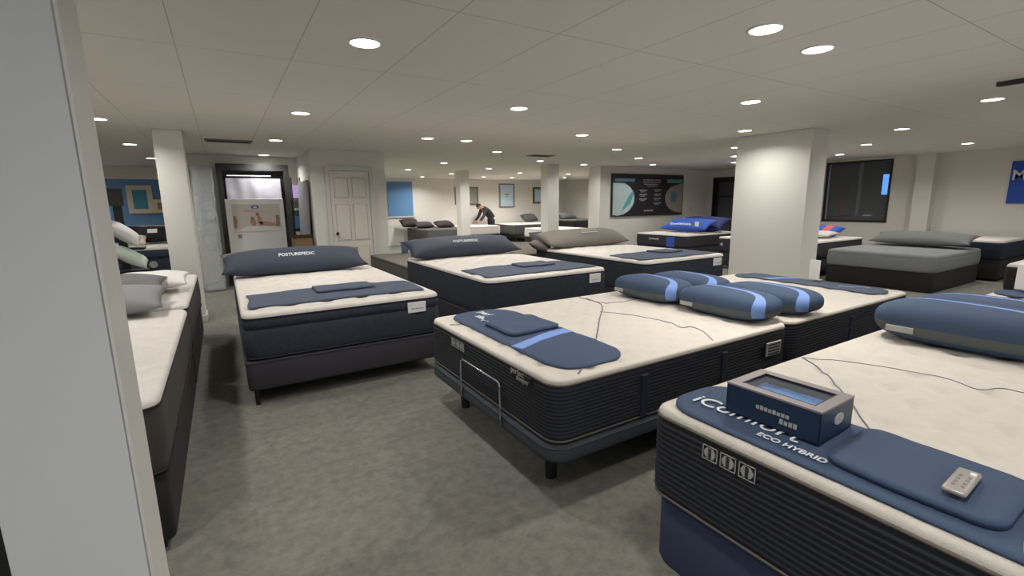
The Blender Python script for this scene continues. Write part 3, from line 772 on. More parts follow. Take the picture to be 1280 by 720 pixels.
# ================================================================== BEDS
# ---- bed D (front right)
D = Mattress(1.262, 3.24, -.42, 1.105, .40, .745, 'nearest mattress at lower right, cream quilted top and ribbed black side', M['cream'], M['rib_side'], 'rib', r=.065, pipe=M['piping'], top_d=.02, dim=.026, pitch=.24, res=.024, edge=.022)
foundation(1.275, 3.23, -.41, 1.095, .13, .40, 'navy blue bed base under the nearest mattress', M['blue_box'], leg_in=.22, r=.08)
D.cord([(2.232, 1.08), (2.121, .935), (1.881, .741), (1.712, .621), (1.60, .54), (1.45, .44), (1.29, .33)], .0028)
D.cord([(2.232, 1.08), (2.324, .964), (2.372, .829), (2.405, .701), (2.398, .598), (2.363, .514), (2.452, .474), (2.472, .415), (2.46, .2)], .0016)
# badge with three square emblems
def badge3(parent, x, y0, y1, z0, z1):
    b = thing  # noqa
    bm = bmesh.new(); add_box(bm, x-.006, x+.004, y0, y1, z0, z1, .004, 2)
    o = from_bm('badge', bm, M['blackp'], parent); o.location = (0, 0, 0)
    w = (y1-y0)/3
    for k in range(3):
        a = y0+w*k+w*.08; b_ = y0+w*(k+1)-w*.08; zc = (z0+z1)/2; yc = (a+b_)/2
        bm = bmesh.new(); t_ = .0022
        add_box(bm, x-.0085, x-.006, a, b_, z0+.003, z0+.003+t_); add_box(bm, x-.0085, x-.006, a, b_, z1-.003-t_, z1-.003)
        add_box(bm, x-.0085, x-.006, a, a+t_, z0+.003, z1-.003); add_box(bm, x-.0085, x-.006, b_-t_, b_, z0+.003, z1-.003)
        for q in range(7):   # stacked wavy layers
            zz = z0+.012+(z1-z0-.024)*q/6; hw = (b_-a)*(.22+.16*math.sin(PI*q/6)); add_box(bm, x-.009, x-.006, yc-hw, yc+hw, zz-.0022, zz+.0022)
        add_box(bm, x-.009, x-.006, yc-.006, yc+.006, z0+.010, z1-.010)
        from_bm('emblem', bm, M['silver_txt'], o)
    return o
badge3(D.root, 1.262-D.cx, .697-D.cy, .886-D.cy, .643-.40, .698-.40)
mD = foot_mat('deep blue foot mat with rounded corners on the nearest mattress', D, 1.285, 1.640, -.36, 1.085, M['mat_navy'], rnd=.13, nv=14, nu=50)
surf_strip('light_blue_stripe', D, [(1.285, .145), (1.36, .165), (1.45, .165), (1.55, .13), (1.635, .06)], .045, M['stripe'], mD, .013)
text('lettering', 'iComfort', .098, M['white_txt'], mD, (1.380, 1.03, D.z1+.016), (0, -1, 0), (1, 0, 0), .001)
text('lettering', 'ECO HYBRID', .034, M['white_txt'], mD, (1.330, .755, D.z1+.016), (0, -1, 0), (1, 0, 0), .001, bold=True)
# padded square swatch on the mat
def swatch(label, mt, x0, x1, y0, y1, m, lift=.030, th=.017, r=.05, group=None):
    t = foot_mat(label, mt, x0, x1, y0, y1, m, rnd=r, lift=lift, th=th, name='fabric_sample', cat='fabric sample', nu=14, nv=14)
    return t
swatch('blue padded fabric sample under the silver remote, on the nearest foot mat', D, 1.345, 1.625, .215, .575, M['mat_navy'], r=.05)
# remote control
t = thing('remote_control', 'silver grey remote control on the blue padded sample of the nearest bed', 'remote', (1.458, .316, D.z1+.040), rz=.05)
bm = bmesh.new(); add_box(bm, -.072, .072, -.023, .023, 0, .014, .0065, 3); from_bm('casing', bm, M['remote'], t, True)
bm = bmesh.new(); add_box(bm, .040, .056, -.016, -.004, .0137, .0150, .001, 1); from_bm('button', bm, M['white_txt'], t)
for k in range(4):
    bm = bmesh.new(); add_box(bm, -.045+.02*k, -.034+.02*k, -.013, -.006, .0137, .0146, .001, 1); add_box(bm, -.045+.02*k, -.034+.02*k, .004, .011, .0137, .0146, .001, 1); from_bm('button', bm, M['box_taupe'], t)
# display carton
t = thing('display_carton', 'navy display carton with a taupe windowed lid, on the nearest foot mat', 'box', (1.508, .762, D.z1+.020), rz=.03)
a, b, hh = .104, .146, .098
bm = bmesh.new()
for x0, x1, y0, y1 in ((-a, -a+.004, -b, b), (a-.004, a, -b, b), (-a, a, -b, -b+.004), (-a, a, b-.004, b)): add_box(bm, x0, x1, y0, y1, 0, hh)
add_box(bm, -a, a, -b, b, 0, .004)
from_bm('carton_body', bm, M['box_navy'], t)
bm = bmesh.new(); w = .032
for x0, x1, y0, y1 in ((-a-.001, -a+w, -b-.001, b+.001), (a-w, a+.001, -b-.001, b+.001), (-a+w, a-w, -b-.001, -b+w), (-a+w, a-w, b-w, b+.001)): add_box(bm, x0, x1, y0, y1, hh-.002, hh+.004)
lid = from_bm('lid_frame', bm, M['box_taupe'], t)
bm = bmesh.new(); w2 = .036
for x0, x1, y0, y1 in ((-a+w, -a+w2, -b+w, b-w), (a-w2, a-w, -b+w, b-w), (-a+w, a-w, -b+w, -b+w2), (-a+w, a-w, b-w2, b-w)): add_box(bm, x0, x1, y0, y1, hh-.020, hh+.005)
from_bm('window_rim', bm, M['blackp'], lid)
box('window_pane', -a+w2, a-w2, -b+w2, b-w2, hh-.004, hh-.003, M['glass'], lid)
bm = bmesh.new(); add_box(bm, -a+.015, a-.015, -b+.015, b-.015, .004, hh-.028, .02, 3); from_bm('gel_sample', bm, M['gel'], t, True)
slab_text_lines('small_print', t, -.06, .045, -a, .045, .014, M['silver_txt'], 8, .001, 'x'); slab_text_lines('small_print', t, -.085, -.03, -a, .022, .018, M['silver_txt'], 4, .001, 'x')
def end_oval(p):
    bm = bmesh.new(); n = 20; A = [bm.verts.new((.012+.03*math.cos(2*PI*k/n), -b-.0015, .052+.018*math.sin(2*PI*k/n))) for k in range(n)]; B = [bm.verts.new((v.co.x, -b+.001, v.co.z)) for v in A]
    bm.faces.new(A); bm.faces.new(B[::-1])
    for k in range(n): bm.faces.new((A[k], B[k], B[(k+1) % n], A[(k+1) % n]))
    from_bm('oval_print', bm, M['silver_txt'], p)
end_oval(t)
# ---- second bed behind D
D2 = Mattress(3.262, 5.24, -.42, 1.105, .40, .745, 'cream mattress head to head with the nearest one, mostly hidden by pillows', M['cream'], M['rib_side'], 'rib', r=.065, pipe=M['piping'], top_d=.02, dim=.026, pitch=.24, edge=.022)
foundation(3.262, 5.23, -.41, 1.095, .13, .40, 'navy base under the mattress behind the nearest bed', M['blue_box'], leg_in=.22, r=.08)
m2 = foot_mat('blue foot mat behind the white card at the right edge', D2, 4.86, 5.20, -.36, 1.085, M['mat_navy'], rnd=.13)
# ---- bed C
Cc = Mattress(1.235, 3.215, 1.655, 3.19, .315, .642, 'cream mattress in the centre with ribbed dark side, on the low adjustable base', M['cream'], M['rib_side'], 'rib', r=.09, pipe=M['piping'], top_d=.03, dim=.020, pitch=.20, res=.024, edge=.014)
fc = foundation(1.215, 3.20, 1.64, 3.20, .225, .312, 'slate grey adjustable bed base under the central mattress', M['base_grey'], leg_in=.17, leg_iny=.25, r=.11, name='adjustable_base', legr=.036)
C2 = Mattress(3.23, 5.16, 1.655, 3.19, .315, .642, 'cream mattress behind the four striped pillows, foot towards the big pillar', M['cream'], M['rib_side'], 'rib', r=.09, pipe=M['piping'], top_d=.02, dim=.020, pitch=.20, res=.03, edge=.014)
foundation(3.235, 5.17, 1.64, 3.20, .225, .312, 'slate grey adjustable base under the mattress before the big pillar', M['base_grey'], leg_in=.17, leg_iny=.25, r=.11, name='adjustable_base', legr=.036)
for mt, xs in ((Cc, (1.82, 2.50)), (C2, (4.1, 4.7))):
    for x in xs:
        bm = bmesh.new(); add_box(bm, x-.025-mt.cx, x+.025-mt.cx, mt.y0-.014-mt.cy, mt.y0-.002-mt.cy, .02, .30-.045, .004, 1); from_bm('handle_strap', bm, M['handle'], mt.root)
for x in (1.95, 2.7):
    bm = bmesh.new(); add_box(bm, x-.025-D.cx, x+.025-D.cx, D.y1+.002-D.cy, D.y1+.014-D.cy, .02, .27, .004, 1); from_bm('handle_strap', bm, M['handle'], D.root)
Cc.cord([(2.62, 3.17), (2.55, 2.80), (2.192, 2.422), (1.846, 2.065), (1.674, 1.903), (1.409, 1.700)], .0045, M['thread'])
Cc.cord([(2.652, 3.10), (2.60, 2.90), (2.66, 2.80), (2.778, 2.772), (3.008, 2.814)], .0028)
Cc.cord([(2.36, 2.60), (2.484, 2.394), (2.532, 2.107), (2.497, 1.979), (2.578, 1.948), (2.542, 1.83), (2.437, 1.69)], .0028)
Cc.cord([(1.27, 2.92), (1.45, 2.88)], .0028)
# chrome retainer bar
mbar = tube('retainer_bar', [], .008, M['chrome']) if False else None
bp_ = []
def arc(cx, cz, r, a0, a1, y): return [(y, cx+r*math.cos(a0+(a1-a0)*k/5), cz+r*math.sin(a0+(a1-a0)*k/5)) for k in range(6)]
xx = 1.205-fc.location.x
ptsb = [(xx, 2.615-fc.location.y, .25), (xx, 2.615-fc.location.y, .44)]
ptsb += [(xx, 2.585-fc.location.y+.03*math.cos(PI/2*k/5), .47+.03*math.sin(PI/2*k/5)) for k in range(1, 6)]
ptsb += [(xx, 2.145-fc.location.y-.03*math.sin(PI/2*k/5), .47+.03*math.cos(PI/2*k/5)) for k in range(0, 6)]
ptsb += [(xx, 2.115-fc.location.y, .25)]
o = tube('retainer_bar', ptsb, .0075, M['chrome'], fc, 10); o['label'] = 'chrome mattress retainer bar'
# badges on the foot of C
bdg = badge3(Cc.root, 1.232-Cc.cx, 2.60-Cc.cy, 2.80-Cc.cy, .535-.315, .595-.315)
bm = bmesh.new(); add_box(bm, 1.224-Cc.cx, 1.234-Cc.cx, 1.84-Cc.cy, 2.04-Cc.cy, .575-.315, .628-.315-.02, .003, 1); tg = from_bm('name_badge', bm, M['blackp'], Cc.root)
text('lettering', 'perfect', .045, M['silver_txt'], None, (1.222, 2.03, .592), (0, -1, 0), (0, 0, 1), .001)
text('lettering', 'sleeper', .040, M['silver_txt'], None, (1.222, 1.975, .566), (0, -1, 0), (0, 0, 1), .001)
for o in list(C.objects):
    if o.name.startswith('lettering') and o.parent is None:
        for v in o.data.vertices: v.co -= Vector((Cc.cx, Cc.cy, Cc.z0))
        o.parent = tg
# hanging tag at C's side near head
t = tag(box('hang_tag', 2.90, 3.06, 1.618, 1.628, .47, .56, M['silver_txt'], bev=.003, seg=1), 'grey tag on the side of the central mattress, behind the carton', 'tag')
for k in range(4):
    box('small_print', 2.91, 3.04, 1.615, 1.618, .48+.02*k, .488+.02*k, M['blackp'], t)
mC = foot_mat('blue foot mat with a light blue stripe across the central mattress', Cc, 1.35, 1.83, 1.74, 3.165, M['mat_navy'], rnd=.17, nv=14, nu=50)
surf_strip('light_blue_stripe', Cc, [(1.36, 2.19), (1.48, 2.235), (1.60, 2.275), (1.72, 2.295), (1.826, 2.30)], .085, M['stripe'], mC, .014)
text('lettering', 'perfect', .085, M['white_txt'], mC, (1.585, 3.10, Cc.z1+.015), (0, -1, 0), (1, 0, 0), .001, bold=True)
text('lettering', 'sleeper', .085, M['white_txt'], mC, (1.505, 3.00, Cc.z1+.015), (0, -1, 0), (1, 0, 0), .001, bold=True)
swatch('blue padded fabric sample on the striped foot mat of the central bed', Cc, 1.44, 1.82, 2.37, 2.75, M['mat_navy'], lift=.032, th=.020)
mC2 = foot_mat('blue foot mat at the far end of the mattress before the big pillar', C2, 4.72, 5.10, 1.74, 3.13, M['mat_slate'], rnd=.17)
surf_strip('light_blue_stripe', C2, [(4.73, 2.72), (4.85, 2.70), (4.98, 2.66), (5.08, 2.60)], .085, M['stripe'], mC2, .014)
surf_strip('light_blue_stripe', C2, [(4.90, 2.12), (4.98, 2.0), (5.02, 1.9)], .03, M['stripe'], mC2, .014)
# striped pillows
def pil_bottom(mt): return mt.z1+.006
GP = [('blue striped pillow, far one of the front pair on the central mattress', Cc, 3.10, 2.76, .205, .345, .092, 1),
      ('blue striped pillow, near one of the front pair on the central mattress', Cc, 3.10, 2.05, .205, .355, .092, 1),
      ('blue striped pillow tucked behind the far front pillow of the central bed', C2, 3.53, 2.72, .205, .355, .088, 1),
      ('blue striped pillow tucked behind the near front pillow of the central bed', C2, 3.53, 1.99, .205, .355, .088, 1),
      ('large blue pillow with light blue stripe at the head of the nearest mattress', D, 3.05, .72, .21, .375, .10, 1),
      ('blue striped pillow behind the large one at the right edge', D2, 3.48, .70, .21, .375, .09, 1)]
for lb, mt, x, y, a, b, h, fl in GP: 
    g = gusset_pillow(lb, (x, y, pil_bottom(mt)), a, b, h, fl, group='striped cooling pillows')
    bm = bmesh.new(); add_box(bm, -a-.004, -a+.006, b*.42, b*.72, h*.55, h*.85, .002, 1); from_bm('sewn_label', bm, M['silver_txt'], g)
# cards on C2 and D2
def card(x, y, z, w, h, label, rz=0):
    t = thing('price_card', label, 'card', (x, y, z), rz=rz)
    bm = bmesh.new(); add_box(bm, -.002, .002, -w/2, w/2, 0, h); from_bm('card_front', bm, M['card'], t)
    bm = bmesh.new(); add_box(bm, -.002, .05, -w/2, w/2, 0, .003); from_bm('card_foot', bm, M['card'], t)
card(5.03, 2.40, .668, .115, .20, 'white price card standing on the blue mat in front of the big pillar', -.25)
card(5.10, .93, .770, .16, .19, 'white price card standing at the right edge behind the striped pillow', -.2)

# ---- bed A
A = Mattress(.045, 1.575, 3.80, 6.22, .345, .70, 'white topped navy mattress in front of the poster, left of the aisle', M['cream_cool'], M['navy_side'], 'euro', r=.09, pipe=M['handle'], top_d=.03, dim=.036, pitch=.28, res=.035, edge=.026)
foundation(.04, 1.58, 3.79, 6.22, .12, .345, 'charcoal box spring under the mattress in front of the poster', M['char_box'], leg_in=.05, legr=.018)
mA = foot_mat('slate navy foot mat on the mattress in front of the poster', A, .11, 1.52, 4.0, 4.62, M['mat_slate'], rnd=.02, wave=.012)
swatch('slate padded sample on the foot mat of the bed in front of the poster', A, .64, 1.14, 4.30, 4.60, M['mat_slate'], r=.02)
# ---- bed B
Bm = Mattress(2.08, 3.61, 3.86, 6.20, .38, .748, 'white topped navy mattress, second in the row from the white closet door', M['cream_cool'], M['navy_side'], 'plain', r=.10, pipe=M['handle'], top_d=.03, dim=.036, pitch=.28, res=.035, edge=.026)
foundation(2.07, 3.62, 3.85, 6.20, .10, .378, 'dark box spring under the second mattress of the row', M['char_box'], leg_in=.05, legr=.018)
mB = foot_mat('slate foot mat on the second mattress of the row', Bm, 2.16, 3.56, 3.98, 4.62, M['mat_slate'], rnd=.02, wave=.014)
swatch('slate padded sample on the foot mat of the second mattress of the row', Bm, 2.78, 3.20, 4.28, 4.58, M['mat_slate'], r=.02)
# ---- bed F
Fm = Mattress(4.20, 5.74, 3.86, 6.20, .38, .762, 'white topped navy mattress nearest the big pillar in the row', M['cream_cool'], M['navy_side'], 'plain', r=.10, pipe=M['handle'], top_d=.03, dim=.036, pitch=.28, res=.035, edge=.026)
foundation(4.19, 5.75, 3.85, 6.20, .10, .378, 'dark box spring under the mattress nearest the big pillar in the row', M['char_box'], leg_in=.05, legr=.018)
mF = foot_mat('slate foot mat on the mattress nearest the big pillar in the row', Fm, 4.30, 5.69, 3.97, 4.60, M['mat_slate'], rnd=.02, wave=.014)
swatch('slate padded sample on the foot mat of the bed nearest the big pillar', Fm, 4.95, 5.35, 4.25, 4.55, M['mat_slate'], r=.02)
for mt, x0, x1, z0, z1 in ((A, 1.27, 1.43, .555, .645), (Bm, 3.33, 3.49, .60, .70), (Fm, 5.45, 5.62, .62, .72)):
    bm = bmesh.new(); add_box(bm, x0-mt.cx, x1-mt.cx, mt.y0-.016-mt.cy, mt.y0-.008-mt.cy, z0-mt.z0, z1-mt.z0, .002, 1); o = from_bm('hang_card', bm, M['card'], mt.root); o['label'] = 'white price card'
    slab_text_lines('small_print', o, x0+.03-mt.cx, x1-.02-mt.cx, mt.y0-.016-mt.cy, z0+.03-mt.z0, .01, M['print_grey'], 6, .001)
def text_pillow(root, s, size, y, z, w, mm=M['white_txt'], tilt=.5):
    x, yy, zz = root.location
    o = text('lettering', s, size, mm, root, (x-w/2, yy+y, zz+z), (1, 0, 0), (0, math.sin(tilt), math.cos(tilt)), .0015, bold=True)
    bm = bmesh.new(); add_box(bm, -w/2, w/2, y-.004, y+.002, z-.022, z-.014); add_box(bm, -w/2+.03, w/2-.05, y-.010, y-.004, z-.036, z-.031); from_bm('printed_line', bm, mm, root)
GA = 'long bolster pillows at the heads of the row'
p, R = lens_pillow('bolster_pillow', 'long navy pillow with white lettering below the poster, taupe back', M['navy_pillow'], (.70, 5.98, .845), .77, .25, .125, tilt=(.35, 0), group=GA, second=M['taupe_pillow'], cutoff=lambda u, v, s: v > .52 and s > 0 or s < 0 and v > .5)
text_pillow(p, 'POSTUREPEDIC', .055, -.150, .070, .40, tilt=.7)
p, R = lens_pillow('bolster_pillow', 'long navy pillow with white lettering on the second mattress of the row', M['navy_pillow'], (2.84, 5.96, .885), .84, .24, .12, tilt=(.35, 0), group=GA)
text_pillow(p, 'POSTUREPEDIC', .055, -.146, .068, .42, tilt=.7)
p, R = lens_pillow('bolster_pillow', 'long taupe pillow on the mattress nearest the big pillar', M['taupe_pillow'], (4.98, 5.92, .90), .82, .24, .12, tilt=(.35, 0), group=GA, pinch=.02)
slab_text_lines('lettering', p, -.17, .17, -.13, .115, .035, M['silver_txt'], 11, .004); box('printed_line', -.17, .17, -.148, -.138, .092, .100, M['white_txt'], p)
p, R = lens_pillow('throw_cushion', 'small square taupe cushion lying between the second and third beds', M['olive'], (4.22, 6.05, .80), .17, .17, .07, rz=.8, tilt=(.35, 0), pinch=.05)
p, R = lens_pillow('throw_cushion', 'small dark taupe cushion behind the square one', M['dgrey_mat'], (4.42, 6.35, .86), .17, .17, .07, rz=.3, tilt=(.9, 0), pinch=.05)

# ---- bed E (left, behind the near wall)
E1 = Mattress(-1.83, -.300, 2.30, 4.36, .36, .70, 'white topped charcoal mattress at far left, nearest end of the pair', M['cream_cool'], M['left_side'], 'plain', r=.07, pipe=M['dark'], dim=.004, pitch=.3, edge=.03, top_d=.02)
foundation(-1.82, -.310, 2.31, 4.36, .05, .36, 'black bed base under the left mattress, near end', M['dark'], leg_in=.06, legr=.02)
E2 = Mattress(-1.83, -.300, 4.38, 6.40, .36, .72, 'white topped charcoal mattress head to head with the left one', M['cream_cool'], M['left_side'], 'plain', r=.07, pipe=M['dark'], dim=.004, pitch=.3, edge=.03, top_d=.02)
foundation(-1.82, -.310, 4.39, 6.40, .05, .36, 'black bed base under the left mattress, far end', M['dark'], leg_in=.06, legr=.02)
box('woven_logo', -.56-E1.cx, -.50-E1.cx, 2.93-E1.cy, 3.05-E1.cy, .700-.36+.002, .703-.36+.003, M['silver_txt'], E1.root)
GE = 'grey pillows on the left bed'
lens_pillow('grey_pillow', 'grey pillow in front on the left bed, beside the near wall', M['grey_pillow'], (-.82, 4.32, .815), .40, .26, .085, tilt=(.15, 0), group=GE)
lens_pillow('grey_pillow', 'darker grey pillow behind the front one on the left bed', mat('grey_pillow_dark', srgb(108, 108, 108), .95, bump=.3, scale=160), (-.86, 4.86, .84), .40, .25, .09, tilt=(.1, 0), group=GE)
lens_pillow('white_pillow', 'white pillow lying behind the grey ones at the left bed', M['card'], (-.62, 5.25, .825), .30, .24, .07, tilt=(.1, 0))

# ---- grey platforms behind B and F
P1 = Mattress(2.17, 3.62, 6.24, 8.35, .30, .60, 'low taupe grey mattress behind the second navy pillow, by the closet', M['olive'], M['dgrey_mat'], 'plain', r=.04, dim=0, edge=.02, pipe=M['dark'])
foundation(2.18, 3.61, 6.25, 8.34, .06, .30, 'dark base of the taupe mattress by the closet', M['dark'], leg_in=.06)
P2 = Mattress(4.10, 5.72, 6.24, 8.15, .33, .66, 'taupe grey mattress behind the long taupe pillow', M['olive'], M['brown_pillow'], 'plain', r=.04, dim=0, edge=.02, pipe=M['dark'])
foundation(4.11, 5.71, 6.25, 8.14, .06, .33, 'dark base of the mattress behind the long taupe pillow', M['dark'], leg_in=.06)
# light blue bin
t = thing('plastic_bin', 'light blue plastic bin standing on the taupe mattress beside the closet', 'bin', (2.76, 8.22, .602))
bm = bmesh.new(); rings = []
for r, z in ((.055, 0), (.072, .16), (.078, .165), (.072, .17), (.065, .16), (.05, .01)):
    rings.append([bm.verts.new((r*math.cos(2*PI*k/20), r*math.sin(2*PI*k/20), z)) for k in range(20)])
for a_, b_ in zip(rings, rings[1:]):
    for k in range(20): bm.faces.new((a_[k], a_[(k+1) % 20], b_[(k+1) % 20], b_[k]))
bm.faces.new(rings[0][::-1]); bm.faces.new(rings[-1]); from_bm('bin_body', bm, M['bin'], t, True)
# small white switch on closet? none

# ---- third row near the far wall
def far_bed(x0, x1, y0, y1, zb, zm, zt, top, side, base, lab, lab2, r=.06, dim=0, leg_in=.15, group=None, z00=.12):
    m_ = Mattress(x0, x1, y0, y1, zm, zt, lab, top, side, 'plain', r=r, dim=dim, edge=.03, pipe=M['piping'], res=.1, group=group)
    foundation(x0+.01, x1-.01, y0+.01, y1-.01, z00, zm, lab2, base, leg_in=leg_in)
    return m_
far_bed(5.72, 7.12, 14.75, 16.7, .1, .30, .62, M['dgrey_mat'], M['dgrey_mat'], M['olive'], 'dark grey mattress with brown pillows left of the slim far column', 'taupe base under the dark grey far mattress')
far_bed(7.22, 8.66, 14.95, 16.72, .1, .36, .66, M['cream_cool'], M['cream_cool'], M['dark'], 'white mattress the bending person leans on', 'black base under the white far mattress')
far_bed(9.25, 10.95, 14.95, 16.72, .1, .36, .68, M['cream_cool'], M['dgrey_mat'], M['dgrey_mat'], 'white topped grey mattress right of the bending person', 'grey base under the white topped far mattress', z00=.30)
far_bed(9.0, 10.5, 12.0, 13.9, .1, .30, .60, M['cream_cool'], M['cream_cool'], M['dark'], 'white mattress seen between the two middle far columns', 'black base under the white mattress between the far columns')
far_bed(11.3, 12.9, 14.0, 16.0, .1, .40, .80, M['dgrey_mat'], M['dark'], M['dark'], 'dark mattress with a dark pillow beyond the middle far columns', 'black base under the dark mattress at the far right')
tag(box('white_stand', 9.80, 10.05, 14.62, 14.86, 0, .52, M['card'], bev=.004, seg=1), 'white stand at the foot of the grey sided far mattress', 'stand')
GB = 'brown pillows on the dark far mattress'
lens_pillow('brown_pillow', 'brown pillow nearest the closet on the dark far mattress', M['brown_pillow'], (5.75, 16.45, .80), .34, .22, .12, tilt=(.5, 0), group=GB)
lens_pillow('brown_pillow', 'middle brown pillow on the dark grey far mattress', M['brown_pillow'], (6.10, 15.95, .74), .34, .22, .10, tilt=(.3, 0), group=GB)
lens_pillow('brown_pillow', 'rightmost brown pillow on the dark grey far mattress', M['brown_pillow'], (6.80, 15.80, .75), .34, .24, .11, tilt=(.3, 0), group=GB)
lens_pillow('dark_pillow', 'dark round pillow on the far mattress, left of the middle column', M['dgrey_mat'], (10.75, 16.2, .86), .34, .22, .14, tilt=(.5, 0))
lens_pillow('dark_pillow', 'dark pillow on the far right mattress between the columns', M['dgrey_mat'], (11.9, 15.2, .92), .38, .25, .12, tilt=(.4, 0))
# ---- G and G2, against the sign wall side
G = Mattress(9.25, 11.25, 7.32, 8.86, .36, .665, 'charcoal mattress with a royal blue pillow below the large sign', M['cream_cool'], M['char_box'], 'plain', r=.05, dim=0, edge=.03, pipe=M['dark'], res=.1)
foundation(9.26, 11.24, 7.33, 8.85, .06, .36, 'charcoal base of the bed below the large sign', M['char_box'])
box('blue_band', 9.243-G.cx, 9.25-G.cx, 7.62-G.cy, 7.86-G.cy, .0, .24, M['royal'], G.root)
slab_text_lines('lettering', G.root, 8.10-G.cy, 8.42-G.cy, 9.245-G.cx, .15, .05, M['silver_txt'], 8, .003, 'x')
G2 = Mattress(9.25, 11.25, 4.50, 6.45, .36, .68, 'white topped charcoal mattress passing behind the big pillar', M['cream_cool'], M['char_box'], 'plain', r=.05, dim=0, edge=.03, pipe=M['dark'], res=.1)
foundation(9.26, 11.24, 4.51, 6.44, .06, .36, 'charcoal base of the bed passing behind the big pillar', M['char_box'])
bm = bmesh.new(); add_tube(bm, [(9.238-G2.cx, 6.35-G2.cy, .16), (9.25-G2.cx, 6.35-G2.cy, .16)], .035, 16); from_bm('round_emblem', bm, M['silver_txt'], G2.root)
p, R = lens_pillow('blue_pillow', 'royal blue pillow with white lettering below the large sign', M['royal'], (10.2, 8.0, .86), .28, .72, .11, tilt=(0, -.4), nu=16, nv=30)
slab_text_lines('lettering', p, -.25, .40, -.20, -.02, .075, M['white_txt'], 9, .012, 'x'); box('white_square', -.22, -.205, -.48, -.37, -.03, .09, M['white_txt'], p)
p, R = lens_pillow('navy_bolster', 'long dark navy cushion behind the royal blue pillow', M['royal_dark'], (10.75, 8.0, .86), .28, .74, .15, tilt=(0, -.5), nu=16, nv=30)
p, R = lens_pillow('blue_pillow', 'small blue pillow with a coral end at the left edge of the big pillar', M['royal'], (10.3, 6.15, .80), .22, .33, .10, tilt=(0, -.3), second=M['red'], cutoff=lambda u, v, s: v > .35)
p, R = lens_pillow('blue_pillow', 'small blue and coral pillow at the right edge of the big pillar', M['royal'], (10.9, 5.1, .79), .22, .34, .10, tilt=(0, -.3), second=M['red'], cutoff=lambda u, v, s: -.6 < v < -.1)
p, R = lens_pillow('white_pillow', 'flat white pillow in front of the blue and coral one', M['cream_cool'], (10.4, 5.0, .76), .24, .34, .06, tilt=(0, -.1))
# ---- H grey bed
Hm = Mattress(9.22, 11.25, 2.68, 4.24, .30, .585, 'grey knitted mattress at right with a grey bolster pillow', M['grey_mat'], M['grey_mat'], 'plain', r=.09, dim=0, edge=.05, res=.08)
foundation(9.22, 11.24, 2.69, 4.23, .0, .30, 'black base under the grey knitted mattress', M['dark'], legs=False, r=.06)
lens_pillow('grey_bolster', 'long grey pillow on the grey knitted mattress', mat('grey_bolster', srgb(104, 106, 104), .95, bump=.3, scale=160), (10.85, 3.42, .735), .27, .74, .10, tilt=(0, -.25), nu=16, nv=30, pinch=.06)
I_ = Mattress(11.35, 13.0, 2.45, 4.0, .38, .72, 'white topped navy mattress behind the grey one at right', M['cream_cool'], mat('deep_navy_side', srgb(26, 34, 52), .9), 'plain', r=.05, dim=0, edge=.03, res=.1)
foundation(11.36, 12.99, 2.46, 3.99, .04, .38, 'black base under the navy mattress at right', M['dark'])
# small bed corner at the right edge
J = Mattress(7.7, 9.7, .1, 1.62, .38, .70, 'white topped black mattress cut by the right edge', M['cream_cool'], M['dark'], 'plain', r=.05, dim=0, edge=.02, res=.1)
foundation(7.71, 9.69, .11, 1.61, .04, .38, 'black base of the bed cut by the right edge', M['dark'])
foot_mat('pale teal mat on the mattress cut by the right edge', J, 7.85, 8.25, .2, 1.5, M['leaf'], rnd=.03)

# ---- side room at left: dark bed with white pillows
K = Mattress(-2.9, -.95, 11.9, 13.6, .45, .70, 'dark navy mattress with white bands in the blue walled room', M['cream_cool'], mat('side_room_navy', srgb(44, 52, 68), .8), 'plain', r=.05, dim=0, edge=.06, res=.1)
KB = foundation(-2.9, -.95, 11.9, 13.6, .08, .45, 'dark navy bed base in the blue walled room', mat('side_room_base', srgb(40, 46, 60), .9))
bm = bmesh.new(); add_tube(bm, [(.65, -.845, .33), (.65, -.858, .33)], .07, 16); o = from_bm('round_emblem', bm, M['silver_txt'], KB)
lens_pillow('dark_pillow', 'black pillow with white patch on the side room bed', M['dark'], (-1.30, 12.8, .90), .30, .24, .13, tilt=(.6, 0), second=M['card'], cutoff=lambda u, v, s: abs(u) < .3 and abs(v+.2) < .3)
lens_pillow('dark_pillow', 'black pillow farthest back on the side room bed', M['dark'], (-1.80, 13.3, .90), .32, .24, .13, tilt=(.6, 0))
lens_pillow('cream_pillow', 'small cream pillow in front of the black ones in the side room', M['frame_cream'], (-1.60, 12.5, .80), .2, .16, .09, tilt=(.5, 0))
t = thing('display_stand', 'tall black display stand holding two white pillows at left', 'stand', (-1.25, 8.6, 0))
box('base_plate', -.16, .16, -.16, .16, 0, .03, M['blackp'], t); box('upright', -.05, .05, .10, .15, .03, 1.72, M['blackp'], t)
box('tray', -.12, .26, -.12, .12, .56, .59, M['blackp'], t); box('tray', -.12, .26, -.12, .12, .88, .91, M['blackp'], t); box('head_panel', -.10, .10, -.04, .0, 1.50, 1.74, M['black_frame'], t)
lens_pillow('display_pillow', 'white pillow tilted on the upper tray of the black stand', M['card'], (-1.18, 8.38, 1.13), .22, .16, .085, tilt=(.3, .75), second=M['leaf'], cutoff=lambda u, v, s: s < 0)
lens_pillow('display_pillow', 'pale green pillow tilted on the lower tray of the black stand', M['leaf'], (-1.14, 8.36, .80), .22, .15, .08, tilt=(.3, .65), second=M['card'], cutoff=lambda u, v, s: s < 0)

